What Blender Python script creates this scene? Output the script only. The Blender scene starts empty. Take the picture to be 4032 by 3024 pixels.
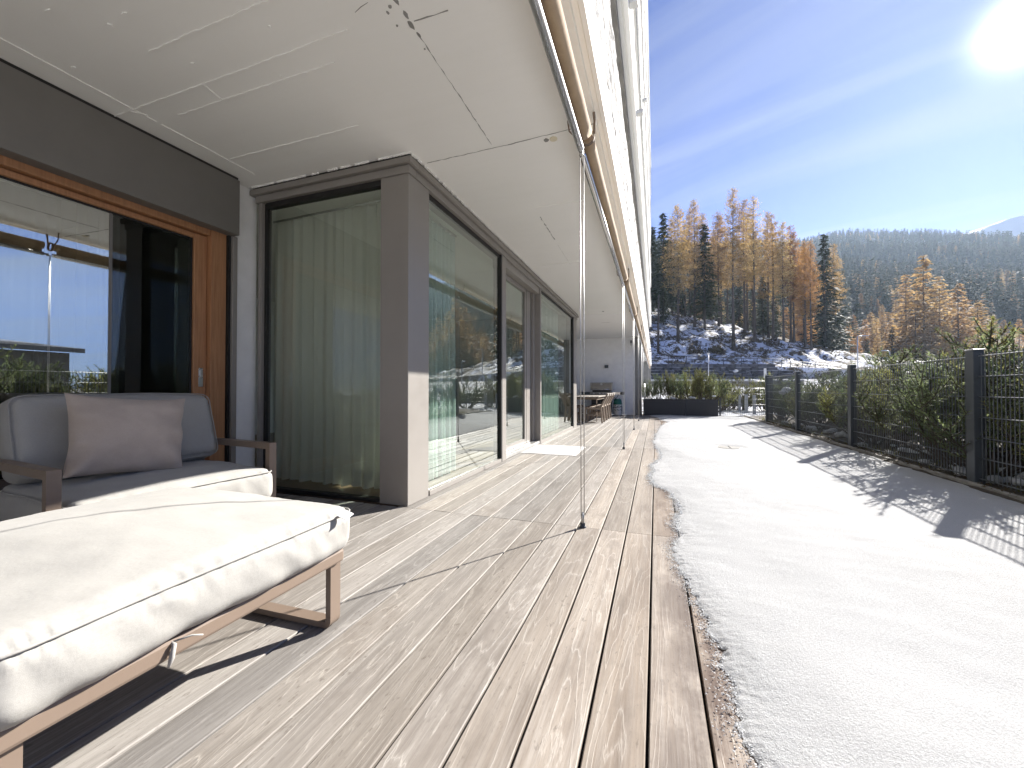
import bpy, bmesh, math, random
from mathutils import Vector, Matrix, noise
R = math.radians
sc = bpy.context.scene
COL = sc.collection

# ------------------------------------------------------------------ camera, sky, sun, exposure
cam = bpy.data.cameras.new('camera')
cam.sensor_width = 36.0
cam.lens = 1608 / 4032 * 36.0
cam.clip_start = 0.02
cam.clip_end = 9000
cam_o = bpy.data.objects.new('camera', cam)
cam_o.location = (0, 0, 0.97)
cam_o.rotation_euler = (R(90.7), 0, R(19.36))
COL.objects.link(cam_o)
sc.camera = cam_o

SUN_EL, SUN_AZ = R(29.0), R(32.3)          # azimuth to the right of +Y
SUN = Vector((math.sin(SUN_AZ) * math.cos(SUN_EL), math.cos(SUN_AZ) * math.cos(SUN_EL), math.sin(SUN_EL)))

world = bpy.data.worlds.new('World')
sc.world = world
world.use_nodes = True
wt = world.node_tree
wt.nodes.clear()
def wn(t, **kw):
    n = wt.nodes.new(t)
    for k, v in kw.items(): setattr(n, k, v)
    return n
sky = wn('ShaderNodeTexSky', sky_type='NISHITA', sun_disc=False, sun_elevation=SUN_EL, sun_rotation=SUN_AZ,
         altitude=1500, air_density=1.0, dust_density=0.6, ozone_density=2.0)
geo = wn('ShaderNodeTexCoord')
# thin cirrus drawn out in long streaks
sep = wn('ShaderNodeSeparateXYZ'); wt.links.new(geo.outputs['Generated'], sep.inputs[0])
zz = wn('ShaderNodeMath', operation='ADD'); zz.inputs[1].default_value = 0.12; wt.links.new(sep.outputs[2], zz.inputs[0])
dx = wn('ShaderNodeMath', operation='DIVIDE'); wt.links.new(sep.outputs[0], dx.inputs[0]); wt.links.new(zz.outputs[0], dx.inputs[1])
dy = wn('ShaderNodeMath', operation='DIVIDE'); wt.links.new(sep.outputs[1], dy.inputs[0]); wt.links.new(zz.outputs[0], dy.inputs[1])
cmb = wn('ShaderNodeCombineXYZ'); wt.links.new(dx.outputs[0], cmb.inputs[0]); wt.links.new(dy.outputs[0], cmb.inputs[1])
mp = wn('ShaderNodeMapping', vector_type='TEXTURE'); mp.inputs['Rotation'].default_value = (0, 0, R(-22)); mp.inputs['Scale'].default_value = (4.2, 0.55, 1)
wt.links.new(cmb.outputs[0], mp.inputs[0])
cn = wn('ShaderNodeTexNoise'); cn.inputs['Scale'].default_value = 1.5; cn.inputs['Detail'].default_value = 7; cn.inputs['Roughness'].default_value = 0.5; cn.inputs['Distortion'].default_value = 0.5
wt.links.new(mp.outputs[0], cn.inputs['Vector'])
cr = wn('ShaderNodeMapRange'); cr.inputs[1].default_value = 0.45; cr.inputs[2].default_value = 0.70; cr.inputs[3].default_value = 0.0; cr.inputs[4].default_value = 0.62
wt.links.new(cn.outputs[0], cr.inputs[0])
mix = wn('ShaderNodeMix', data_type='RGBA')
wt.links.new(cr.outputs[0], mix.inputs['Factor'])
gain = wn('ShaderNodeVectorMath', operation='MULTIPLY'); gain.inputs[1].default_value = (0.225, 0.30, 0.635)
wt.links.new(sky.outputs[0], gain.inputs[0])
wt.links.new(gain.outputs[0], mix.inputs[6])
mix.inputs[7].default_value = (2.5, 2.8, 3.45, 1)
# bright aureole of the sun itself
dot = wn('ShaderNodeVectorMath', operation='DOT_PRODUCT'); dot.inputs[1].default_value = SUN
wt.links.new(geo.outputs['Generated'], dot.inputs[0])
mx0 = wn('ShaderNodeMath', operation='MAXIMUM'); mx0.inputs[1].default_value = 0.0; wt.links.new(dot.outputs['Value'], mx0.inputs[0])
def lobe(p, amp):
    a = wn('ShaderNodeMath', operation='POWER'); a.inputs[1].default_value = p; wt.links.new(mx0.outputs[0], a.inputs[0])
    b = wn('ShaderNodeMath', operation='MULTIPLY'); b.inputs[1].default_value = amp; wt.links.new(a.outputs[0], b.inputs[0])
    return b
l1, l2 = lobe(14, 0.30), lobe(1700, 12)
ad = wn('ShaderNodeMath', operation='ADD'); wt.links.new(l1.outputs[0], ad.inputs[0]); wt.links.new(l2.outputs[0], ad.inputs[1])
au = wn('ShaderNodeVectorMath', operation='SCALE'); au.inputs[0].default_value = (1.0, 0.96, 0.9); wt.links.new(ad.outputs[0], au.inputs['Scale'])
sm = wn('ShaderNodeVectorMath', operation='ADD'); wt.links.new(mix.outputs[2], sm.inputs[0]); wt.links.new(au.outputs[0], sm.inputs[1])
bg = wn('ShaderNodeBackground'); bg.inputs['Strength'].default_value = 0.05
wt.links.new(sm.outputs[0], bg.inputs['Color'])
wo = wn('ShaderNodeOutputWorld'); wt.links.new(bg.outputs[0], wo.inputs[0])

sl = bpy.data.lights.new('sun', 'SUN')
sl.energy = 4.3
sl.angle = R(0.55)
sl.color = (1.0, 0.955, 0.89)
so = bpy.data.objects.new('sun', sl)
so.rotation_euler = SUN.to_track_quat('Z', 'Y').to_euler()
so.location = (30, 40, 60)
COL.objects.link(so)

sc.view_settings.view_transform = 'Standard'
sc.view_settings.look = 'None'
sc.view_settings.gamma = 1
sc.view_settings.use_curve_mapping = False
sc.view_settings.exposure = 2.0
cy = sc.cycles
cy.use_denoising = True
cy.max_bounces = 10
cy.diffuse_bounces = 5
cy.glossy_bounces = 4
cy.transparent_max_bounces = 24
cy.volume_bounces = 1
cy.caustics_reflective = False
cy.caustics_refractive = False
cy.sample_clamp_indirect = 6

# ------------------------------------------------------------------ mesh helpers
def unit(v): return v.normalized()

class MB:
    """Collects vertices and faces of one mesh object."""
    def __init__(s): s.v = []; s.f = []; s.sm = []
    def add(s, vs, fs, smooth=False):
        o = len(s.v)
        s.v += [tuple(p) for p in vs]
        for f in fs: s.f.append(tuple(i + o for i in f)); s.sm.append(smooth)
    def box(s, x0, x1, y0, y1, z0, z1, c=0.0):
        if x0 > x1: x0, x1 = x1, x0
        if y0 > y1: y0, y1 = y1, y0
        if z0 > z1: z0, z1 = z1, z0
        if c <= 0:
            s.add([(x0,y0,z0),(x1,y0,z0),(x1,y1,z0),(x0,y1,z0),(x0,y0,z1),(x1,y0,z1),(x1,y1,z1),(x0,y1,z1)],
                  [(0,3,2,1),(4,5,6,7),(0,1,5,4),(1,2,6,5),(2,3,7,6),(3,0,4,7)])
            return s
        bm = bmesh.new()
        bmesh.ops.create_cube(bm, size=1)
        bmesh.ops.scale(bm, vec=(x1-x0, y1-y0, z1-z0), verts=bm.verts)
        bmesh.ops.translate(bm, vec=((x0+x1)/2, (y0+y1)/2, (z0+z1)/2), verts=bm.verts)
        c = min(c, (x1-x0)*.45, (y1-y0)*.45, (z1-z0)*.45)
        bmesh.ops.bevel(bm, geom=bm.edges[:], offset=c, segments=2, affect='EDGES', profile=0.5)
        bm.verts.index_update()
        s.add([v.co[:] for v in bm.verts], [tuple(v.index for v in f.verts) for f in bm.faces])
        bm.free()
        return s
    def tube(s, pts, r, n=8, cap=True, smooth=True):
        pts = [Vector(p) for p in pts]
        rr = r if isinstance(r, (list, tuple)) else [r] * len(pts)
        vs, fs = [], []
        up = None
        for i, p in enumerate(pts):
            t = (pts[min(i+1, len(pts)-1)] - pts[max(i-1, 0)])
            t = t.normalized() if t.length > 1e-9 else Vector((0,0,1))
            if up is None:
                up = Vector((0,0,1)) if abs(t.z) < .9 else Vector((1,0,0))
            a = t.cross(up)
            if a.length < 1e-6: a = t.cross(Vector((0.3,1,0.2)))
            a.normalize(); b = a.cross(t).normalized(); up = b
            for k in range(n):
                an = 2*math.pi*(k+.5)/n
                vs.append(p + (a*math.cos(an) + b*math.sin(an)) * rr[i])
        for i in range(len(pts)-1):
            for k in range(n):
                fs.append((i*n+k, i*n+(k+1)%n, (i+1)*n+(k+1)%n, (i+1)*n+k))
        if cap:
            fs.append(tuple(range(n-1,-1,-1))); fs.append(tuple((len(pts)-1)*n+k for k in range(n)))
        s.add(vs, fs, smooth)
        return s
    def bar(s, pts, w, h, up=(0,0,1)):
        """Flat bar w wide (sideways) and h thick along a polyline (mitred)."""
        pts = [Vector(p) for p in pts]; vs, fs = [], []
        up = Vector(up)
        for i, p in enumerate(pts):
            d0 = (pts[i]-pts[i-1]).normalized() if i else None
            d1 = (pts[i+1]-pts[i]).normalized() if i < len(pts)-1 else None
            t = (d0 + d1).normalized() if d0 is not None and d1 is not None else (d0 if d0 is not None else d1)
            k = 1.0 if d0 is None or d1 is None else 1/max(.4, t.dot(d0))
            a = up.normalized(); b = t.cross(a).normalized()
            for sx, sy in ((-1,-1),(1,-1),(1,1),(-1,1)):
                vs.append(p + a*(sx*w/2) + b*(sy*h/2*k))
        for i in range(len(pts)-1):
            for k in range(4):
                fs.append((i*4+k, i*4+(k+1)%4, (i+1)*4+(k+1)%4, (i+1)*4+k))
        fs.append((3,2,1,0)); fs.append(tuple((len(pts)-1)*4+k for k in range(4)))
        s.add(vs, fs)
        return s
    def lathe(s, prof, c=(0,0,0), n=24, smooth=True):
        vs, fs = [], []
        for r, z in prof:
            for k in range(n):
                a = 2*math.pi*k/n
                vs.append((c[0]+r*math.cos(a), c[1]+r*math.sin(a), c[2]+z))
        for i in range(len(prof)-1):
            for k in range(n):
                fs.append((i*n+k, i*n+(k+1)%n, (i+1)*n+(k+1)%n, (i+1)*n+k))
        fs.append(tuple(range(n-1,-1,-1))); fs.append(tuple((len(prof)-1)*n+k for k in range(n)))
        s.add(vs, fs, smooth)
        return s
    def prism(s, prof, axis, a0, a1, smooth=False):
        """Extrude a closed 2D profile along an axis. axis 'x': profile (y,z); 'y': profile (x,z); 'z': profile (x,y)."""
        def P(p, a): return {'x': (a,p[0],p[1]), 'y': (p[0],a,p[1]), 'z': (p[0],p[1],a)}[axis]
        n = len(prof)
        vs = [P(p,a0) for p in prof] + [P(p,a1) for p in prof]
        fs = [(k,(k+1)%n,n+(k+1)%n,n+k) for k in range(n)]
        s.add(vs, fs, smooth)
        s.add(vs, [tuple(range(n-1,-1,-1)), tuple(range(n,2*n))], False)
        return s
    def mesh(s, name, mat, shift=(0,0,0)):
        me = bpy.data.meshes.new(name)
        if any(shift):
            sx, sy, sz = shift
            vv = [(x-sx, y-sy, z-sz) for x, y, z in s.v]
        else: vv = s.v
        me.from_pydata(vv, [], s.f)
        me.polygons.foreach_set('use_smooth', s.sm)
        if mat: me.materials.append(mat)
        bm = bmesh.new(); bm.from_mesh(me)
        if len(bm.faces) < 60000: bmesh.ops.recalc_face_normals(bm, faces=bm.faces[:])
        bm.to_mesh(me); bm.free()
        me.update()
        return me
    def build(s, name, mat, parent=None, base=None, local=False, **props):
        """Link as one object; without local the vertices are world coordinates (no rotation on the parents)."""
        loc = Vector(base) if base is not None else (wloc(parent) if parent else Vector((0,0,0)))
        o = bpy.data.objects.new(name, s.mesh(name, mat, (0,0,0) if local else tuple(loc)))
        COL.objects.link(o)
        if parent:
            o.parent = parent
            if base is not None and not local: o.location = loc - wloc(parent)
        elif not local: o.location = loc
        for k, v in props.items(): o[k] = v
        return o

def wloc(o):
    l = Vector((0,0,0))
    while o: l = l + o.location; o = o.parent
    return l
def tag(o, label=None, cat=None, group=None, kind=None):
    if label: o['label'] = label
    if cat: o['category'] = cat
    if group: o['group'] = group
    if kind: o['kind'] = kind
    return o
def thing(name, loc, label=None, cat=None, group=None, rz=0, kind=None):
    o = bpy.data.objects.new(name, None); COL.objects.link(o)
    o.location = loc; o.rotation_euler = (0,0,rz); o.empty_display_size = .1
    return tag(o, label, cat, group, kind)
KIDS = {}
def kids(o): return [c for c in o.children]
def copy_tree(o, parent=None):
    c = o.copy(); COL.objects.link(c); c.parent = parent
    for ch in kids(o): copy_tree(ch, c)
    return c
def link(name, me, parent=None, loc=(0,0,0), rot=(0,0,0), scale=(1,1,1), **props):
    o = bpy.data.objects.new(name, me); COL.objects.link(o)
    o.parent = parent; o.location = loc; o.rotation_euler = rot; o.scale = scale
    for k, v in props.items(): o[k] = v
    return o

# ------------------------------------------------------------------ material helpers
def new_mat(name):
    m = bpy.data.materials.new(name); m.use_nodes = True
    nt = m.node_tree; nt.nodes.clear()
    return m, nt
class NT:
    def __init__(s, nt): s.nt = nt
    def n(s, t, ins=None, **kw):
        nd = s.nt.nodes.new('ShaderNode' + t)
        for k, v in kw.items(): setattr(nd, k, v)
        for k, v in (ins or {}).items():
            i = nd.inputs[k]
            if hasattr(v, 'bl_idname') or isinstance(v, bpy.types.NodeSocket):
                s.nt.links.new(v if isinstance(v, bpy.types.NodeSocket) else v.outputs[0], i)
            else: i.default_value = v
        return nd
    def math(s, op, a, b=0.0, clamp=False): return s.n('Math', {0: a, 1: b}, operation=op, use_clamp=clamp).outputs[0]
    def rng(s, v, a, b, c=0.0, d=1.0): return s.n('MapRange', {0: v, 1: a, 2: b, 3: c, 4: d}).outputs[0]
    def mixc(s, f, a, b): 
        nd = s.n('Mix', {'Factor': f}, data_type='RGBA')
        for sock, v in ((nd.inputs[6], a), (nd.inputs[7], b)):
            if isinstance(v, bpy.types.NodeSocket): s.nt.links.new(v, sock)
            else: sock.default_value = (*v, 1) if len(v) == 3 else v
        return nd.outputs[2]
    def coords(s, scale=(1,1,1), rnd=True):
        tc = s.n('TexCoord').outputs['Object']
        if rnd:
            oi = s.n('ObjectInfo').outputs['Random']
            of = s.n('CombineXYZ', {0: s.math('MULTIPLY', oi, 37.0), 1: s.math('MULTIPLY', oi, 91.0), 2: s.math('MULTIPLY', oi, 53.0)}).outputs[0]
            tc = s.n('VectorMath', {0: tc, 1: of}, operation='ADD').outputs[0]
        return s.n('Mapping', {'Vector': tc, 'Scale': scale}).outputs[0]
    def noise(s, vec, scale, detail=4, rough=.55, dist=0.0):
        return s.n('TexNoise', {'Vector': vec, 'Scale': scale, 'Detail': detail, 'Roughness': rough, 'Distortion': dist}).outputs[0]
    def out(s, sh): s.n('OutputMaterial', {0: sh})

def pbr(name, base, rough=.6, metal=0.0, var=.12, scale=6, bump=.08, bscale=60, spec=.4, stretch=(1,1,1), hue=None, ovar=0.0):
    m, nt = new_mat(name); g = NT(nt)
    co = g.coords(stretch)
    n1 = g.noise(co, scale, 5, .6)
    f = g.rng(n1, .3, .7)
    lo = tuple(c*(1-var) for c in base); hi = tuple(min(1, c*(1+var)) for c in (hue or base))
    c = g.mixc(f, lo, hi)
    if ovar: c = g.n('HueSaturation', {'Value': g.rng(g.n('ObjectInfo').outputs['Random'], 0, 1, 1-ovar, 1+ovar), 'Color': c}).outputs[0]
    n2 = g.noise(co, bscale, 3, .6)
    b = g.n('Bump', {'Strength': bump, 'Distance': .01, 'Height': n2}).outputs[0]
    rr = g.rng(n1, .3, .7, max(0, rough-.06), min(1, rough+.06))
    p = g.n('BsdfPrincipled', {'Base Color': c, 'Roughness': rr, 'Metallic': metal, 'Specular IOR Level': spec, 'Normal': b})
    g.out(p.outputs[0])
    return m

def mat_deck():
    m, nt = new_mat('weathered_deck_wood'); g = NT(nt)
    rnd = g.n('ObjectInfo').outputs['Random']
    fig = g.coords((5.0, .42, 5.0))
    big = g.noise(fig, 1.0, 3, .5, .5)
    wob = g.noise(g.coords((26, 3.5, 26)), 1.0, 4, .7)
    rings = g.math('FRACT', g.math('ADD', g.math('MULTIPLY', big, 19.0), g.math('MULTIPLY', wob, 1.1)))
    line = g.math('POWER', g.math('ABSOLUTE', g.math('SUBTRACT', g.math('MULTIPLY', rings, 2.0), 1.0)), 9.0)
    fib = g.noise(g.coords((60, 1.6, 60)), 1.0, 5, .7)
    mid = g.noise(g.coords((9, .9, 9)), 1.0, 5, .65, .6)
    patch = g.noise(g.coords((2.2, 1.5, 2.2)), 1.0, 6, .7)
    pos = g.n('NewGeometry').outputs['Position']
    sx = g.n('SeparateXYZ', {0: pos})
    # boards near the open edge stay browner where the snow melts, the sheltered ones went grey
    wx = g.rng(sx.outputs[0], -1.0, .05)
    wet = g.math('MULTIPLY', g.rng(sx.outputs[0], -.14, .14), g.rng(patch, .34, .50))
    line = g.math('MULTIPLY', line, g.math('SUBTRACT', 1.0, wet))
    grey = g.mixc(g.rng(mid, .3, .7), (.170, .152, .134), (.262, .240, .214))
    brown = g.mixc(g.rng(mid, .32, .68), (.165, .118, .082), (.325, .258, .192))
    c = g.mixc(g.math('MULTIPLY', wx, g.rng(rnd, 0, 1, .55, 1.0)), grey, brown)
    c = g.mixc(g.rng(fib, .44, .68, 0, .34), c, (.42, .39, .35))
    fine = g.noise(g.coords((150, 9, 150)), 1.0, 3, .75)
    c = g.mixc(g.rng(fine, .48, .68, 0, .24), c, (.10, .085, .07))
    c = g.mixc(g.math('MULTIPLY', line, g.rng(patch, .36, .62, .05, .55)), c, (.52, .485, .43))
    c = g.mixc(g.math('MULTIPLY', g.rng(patch, .52, .66, 0, .5), g.rng(fib, .3, .6, .4, 1.0)), c, (.115, .092, .073))
    spk = g.noise(g.coords((70, 26, 70)), 1.0, 3, .6)
    c = g.mixc(g.math('MULTIPLY', g.rng(spk, .60, .70, 0, .55), g.rng(mid, .42, .55)), c, (.10, .08, .065))
    c = g.mixc(g.math('MULTIPLY', wet, .86), c, (.078, .050, .034))
    val = g.n('HueSaturation', {'Value': g.rng(rnd, 0, 1, .76, 1.22), 'Saturation': g.rng(g.math('FRACT', g.math('MULTIPLY', rnd, 7.31)), 0, 1, .65, 1.1), 'Color': c}).outputs[0]
    h = g.math('ADD', g.math('MULTIPLY', fib, .6), g.math('MULTIPLY', line, .45))
    b = g.n('Bump', {'Strength': .35, 'Distance': .004, 'Height': h}).outputs[0]
    ro = g.math('SUBTRACT', g.rng(mid, .3, .7, .55, .75), g.math('MULTIPLY', wet, .25))
    p = g.n('BsdfPrincipled', {'Base Color': val, 'Roughness': ro, 'Specular IOR Level': .32, 'Normal': b})
    g.out(p.outputs[0]); return m

def mat_snow(name='melting_snow', base=(.55,.555,.56), trans=.28):
    m, nt = new_mat(name); g = NT(nt)
    co = g.n('TexCoord').outputs['Object']
    a = g.noise(co, 90, 4, .75); b_ = g.noise(co, 260, 2, .7); c_ = g.noise(co, 3.0, 3, .5)
    col = g.mixc(g.rng(b_, .38, .62), tuple(x*.78 for x in base), tuple(min(1, x*1.08) for x in base))
    col = g.mixc(g.rng(c_, .35, .7, 0, .12), col, (.62,.62,.62))
    h = g.math('ADD', g.math('MULTIPLY', a, 1.0), g.math('MULTIPLY', b_, .5))
    bp = g.n('Bump', {'Strength': .55, 'Distance': .010, 'Height': h}).outputs[0]
    p = g.n('BsdfPrincipled', {'Base Color': col, 'Roughness': .8, 'Specular IOR Level': .06, 'Normal': bp})
    t = g.n('BsdfTranslucent', {'Color': col})
    g.out(g.n('MixShader', {0: trans, 1: p.outputs[0], 2: t.outputs[0]}).outputs[0]); return m

def mat_glass(name, tint, refl, ior=.8, rough=0.0):
    """Architectural glazing: tinted straight-through part plus a coated mirror part that grows at grazing view."""
    m, nt = new_mat(name); g = NT(nt)
    ge = g.n('NewGeometry')
    cs = g.math('ABSOLUTE', g.n('VectorMath', {0: ge.outputs['Incoming'], 1: ge.outputs['Normal']}, operation='DOT_PRODUCT').outputs['Value'])
    sch = g.math('POWER', g.math('SUBTRACT', 1.0, cs, True), 4.0)
    f = g.math('MULTIPLY', g.math('ADD', g.math('MULTIPLY', sch, ior), refl, True), g.math('SUBTRACT', 1.0, ge.outputs['Backfacing']))
    t = g.n('BsdfTransparent', {'Color': (*tint, 1)}).outputs[0]
    gl = g.n('BsdfGlossy', {'Color': (.93,.97,.95,1), 'Roughness': rough}).outputs[0]
    g.out(g.n('MixShader', {0: f, 1: t, 2: gl}).outputs[0]); return m

def mat_fabric(name, base, var=.06, weave=900, rough=.9):
    m, nt = new_mat(name); g = NT(nt)
    co = g.n('TexCoord').outputs['Object']
    n1 = g.noise(co, 7, 5, .6); n2 = g.noise(co, 140, 3, .7)
    w1 = g.noise(g.n('Mapping', {'Vector': co, 'Scale': (weave, weave*.12, weave)}).outputs[0], 1.0, 2, .6)
    w2 = g.noise(g.n('Mapping', {'Vector': co, 'Scale': (weave*.12, weave, weave*.5)}).outputs[0], 1.0, 2, .6)
    c = g.mixc(g.rng(n1, .3, .7), tuple(x*(1-var) for x in base), tuple(min(1,x*(1+var)) for x in base))
    c = g.mixc(g.rng(n2, .40, .70, 0, .16), c, tuple(x*.62 for x in base))
    h = g.math('ADD', g.math('ADD', g.math('MULTIPLY', w1, .3), g.math('MULTIPLY', w2, .3)), g.math('MULTIPLY', n1, 5.0))
    bp = g.n('Bump', {'Strength': .35, 'Distance': .002, 'Height': h}).outputs[0]
    p = g.n('BsdfPrincipled', {'Base Color': c, 'Roughness': rough, 'Specular IOR Level': .15, 'Sheen Weight': .15, 'Normal': bp})
    g.out(p.outputs[0]); return m

def mat_sheer(name, base, thru):
    m, nt = new_mat(name); g = NT(nt)
    co = g.coords((1,1,1), False)
    n = g.noise(co, 260, 2, .6)
    d = g.n('BsdfDiffuse', {'Color': (*base,1)}).outputs[0]
    t = g.n('BsdfTranslucent', {'Color': (*base,1)}).outputs[0]
    x = g.n('MixShader', {0: .5, 1: d, 2: t}).outputs[0]
    tr = g.n('BsdfTransparent', {'Color': (1,1,1,1)}).outputs[0]
    f = g.rng(n, .35, .65, thru*.5, thru*1.5)
    g.out(g.n('MixShader', {0: f, 1: x, 2: tr}).outputs[0]); return m

def mat_leaf(name, base, hi, trans=.35, scale=.5, rvar=.25, sat=1.0):
    """Foliage: clump-to-clump and plant-to-plant tint, part of the light passes through."""
    m, nt = new_mat(name); g = NT(nt)
    co = g.coords((1,1,1)); rnd = g.n('ObjectInfo').outputs['Random']
    n1 = g.noise(co, scale, 3, .6); n2 = g.noise(co, scale*9, 2, .6)
    c = g.mixc(g.rng(g.math('ADD', g.math('MULTIPLY', n1, .6), g.math('MULTIPLY', n2, .4)), .36, .64), base, hi)
    c = g.n('HueSaturation', {'Hue': g.rng(rnd, 0, 1, .488, .512), 'Value': g.rng(rnd, 0, 1, 1-rvar, 1+rvar), 'Saturation': sat, 'Color': c}).outputs[0]
    d = g.n('BsdfPrincipled', {'Base Color': c, 'Roughness': .7, 'Specular IOR Level': .10}).outputs[0]
    t = g.n('BsdfTranslucent', {'Color': c}).outputs[0]
    g.out(g.n('MixShader', {0: trans, 1: d, 2: t}).outputs[0]); return m

def mat_ceiling():
    m, nt = new_mat('white_painted_concrete'); g = NT(nt)
    co = g.n('TexCoord').outputs['Object']
    n1 = g.noise(co, .9, 5, .6); n2 = g.noise(co, 45, 4, .65); n3 = g.noise(g.n('Mapping', {'Vector': co, 'Scale': (.5,7,1)}).outputs[0], 2.0, 4, .6)
    c = g.mixc(g.rng(n1, .3, .7), (.89,.885,.855), (.93,.925,.895))
    c = g.mixc(g.rng(n3, .45, .75, 0, .25), c, (.86,.855,.82))
    bp = g.n('Bump', {'Strength': .10, 'Distance': .006, 'Height': g.math('ADD', n2, g.math('MULTIPLY', n1, 2.5))}).outputs[0]
    p = g.n('BsdfPrincipled', {'Base Color': c, 'Roughness': .62, 'Specular IOR Level': .3, 'Normal': bp})
    g.out(p.outputs[0]); return m

def mat_terrain():
    m, nt = new_mat('hillside_ground'); g = NT(nt)
    co = g.n('NewGeometry').outputs['Position']
    s = g.n('SeparateXYZ', {0: co})
    n1 = g.noise(co, .55, 6, .68, .4); n2 = g.noise(co, 2.4, 5, .7); n3 = g.noise(co, .03, 4, .6)
    soil = g.mixc(g.rng(n2, .3, .7), (.050,.040,.028), (.150,.115,.070))
    soil = g.mixc(g.rng(n1, .5, .7, 0, .5), soil, (.075,.075,.040))
    cover = g.math('ADD', g.math('MULTIPLY', n1, .62), g.math('MULTIPLY', n2, .38))
    # snow thins out with the brown grass on the right flank of the knoll, and under the far wood
    lat = g.math('ADD', g.math('MULTIPLY', s.outputs[0], .943), g.math('MULTIPLY', s.outputs[1], .3315))
    thin = g.rng(lat, 52, 66, 0.0, .05)
    dep = g.math('SUBTRACT', g.math('MULTIPLY', s.outputs[1], .943), g.math('MULTIPLY', s.outputs[0], .3315))
    thin = g.math('ADD', thin, g.rng(dep, 110, 150, 0, .10))
    f = g.rng(g.math('SUBTRACT', cover, thin), .475, .525)
    high = g.rng(g.math('ADD', s.outputs[2], g.math('MULTIPLY', n3, 60)), 205, 235)
    f2 = g.math('MAXIMUM', f, g.math('MULTIPLY', high, .8))
    snow = g.mixc(g.rng(n2, .35, .65), (.66,.70,.78), (.80,.83,.88))
    c = g.mixc(f2, soil, snow)
    bp = g.n('Bump', {'Strength': .6, 'Distance': .25, 'Height': n2}).outputs[0]
    p = g.n('BsdfPrincipled', {'Base Color': c, 'Roughness': .85, 'Specular IOR Level': .15, 'Normal': bp})
    g.out(p.outputs[0]); return m

def mat_plaster():
    m, nt = new_mat('rough_white_plaster'); g = NT(nt)
    co = g.coords((1, .14, 1), False)
    n1 = g.noise(co, 24, 6, .75, .8); n2 = g.noise(co, 60, 4, .7)
    c = g.mixc(g.rng(n1, .40, .54), (.20,.19,.178), (.52,.51,.49))
    bp = g.n('Bump', {'Strength': .9, 'Distance': .02, 'Height': g.math('ADD', n1, g.math('MULTIPLY', n2, .4))}).outputs[0]
    p = g.n('BsdfPrincipled', {'Base Color': c, 'Roughness': .85, 'Specular IOR Level': .2, 'Normal': bp})
    g.out(p.outputs[0]); return m

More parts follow.
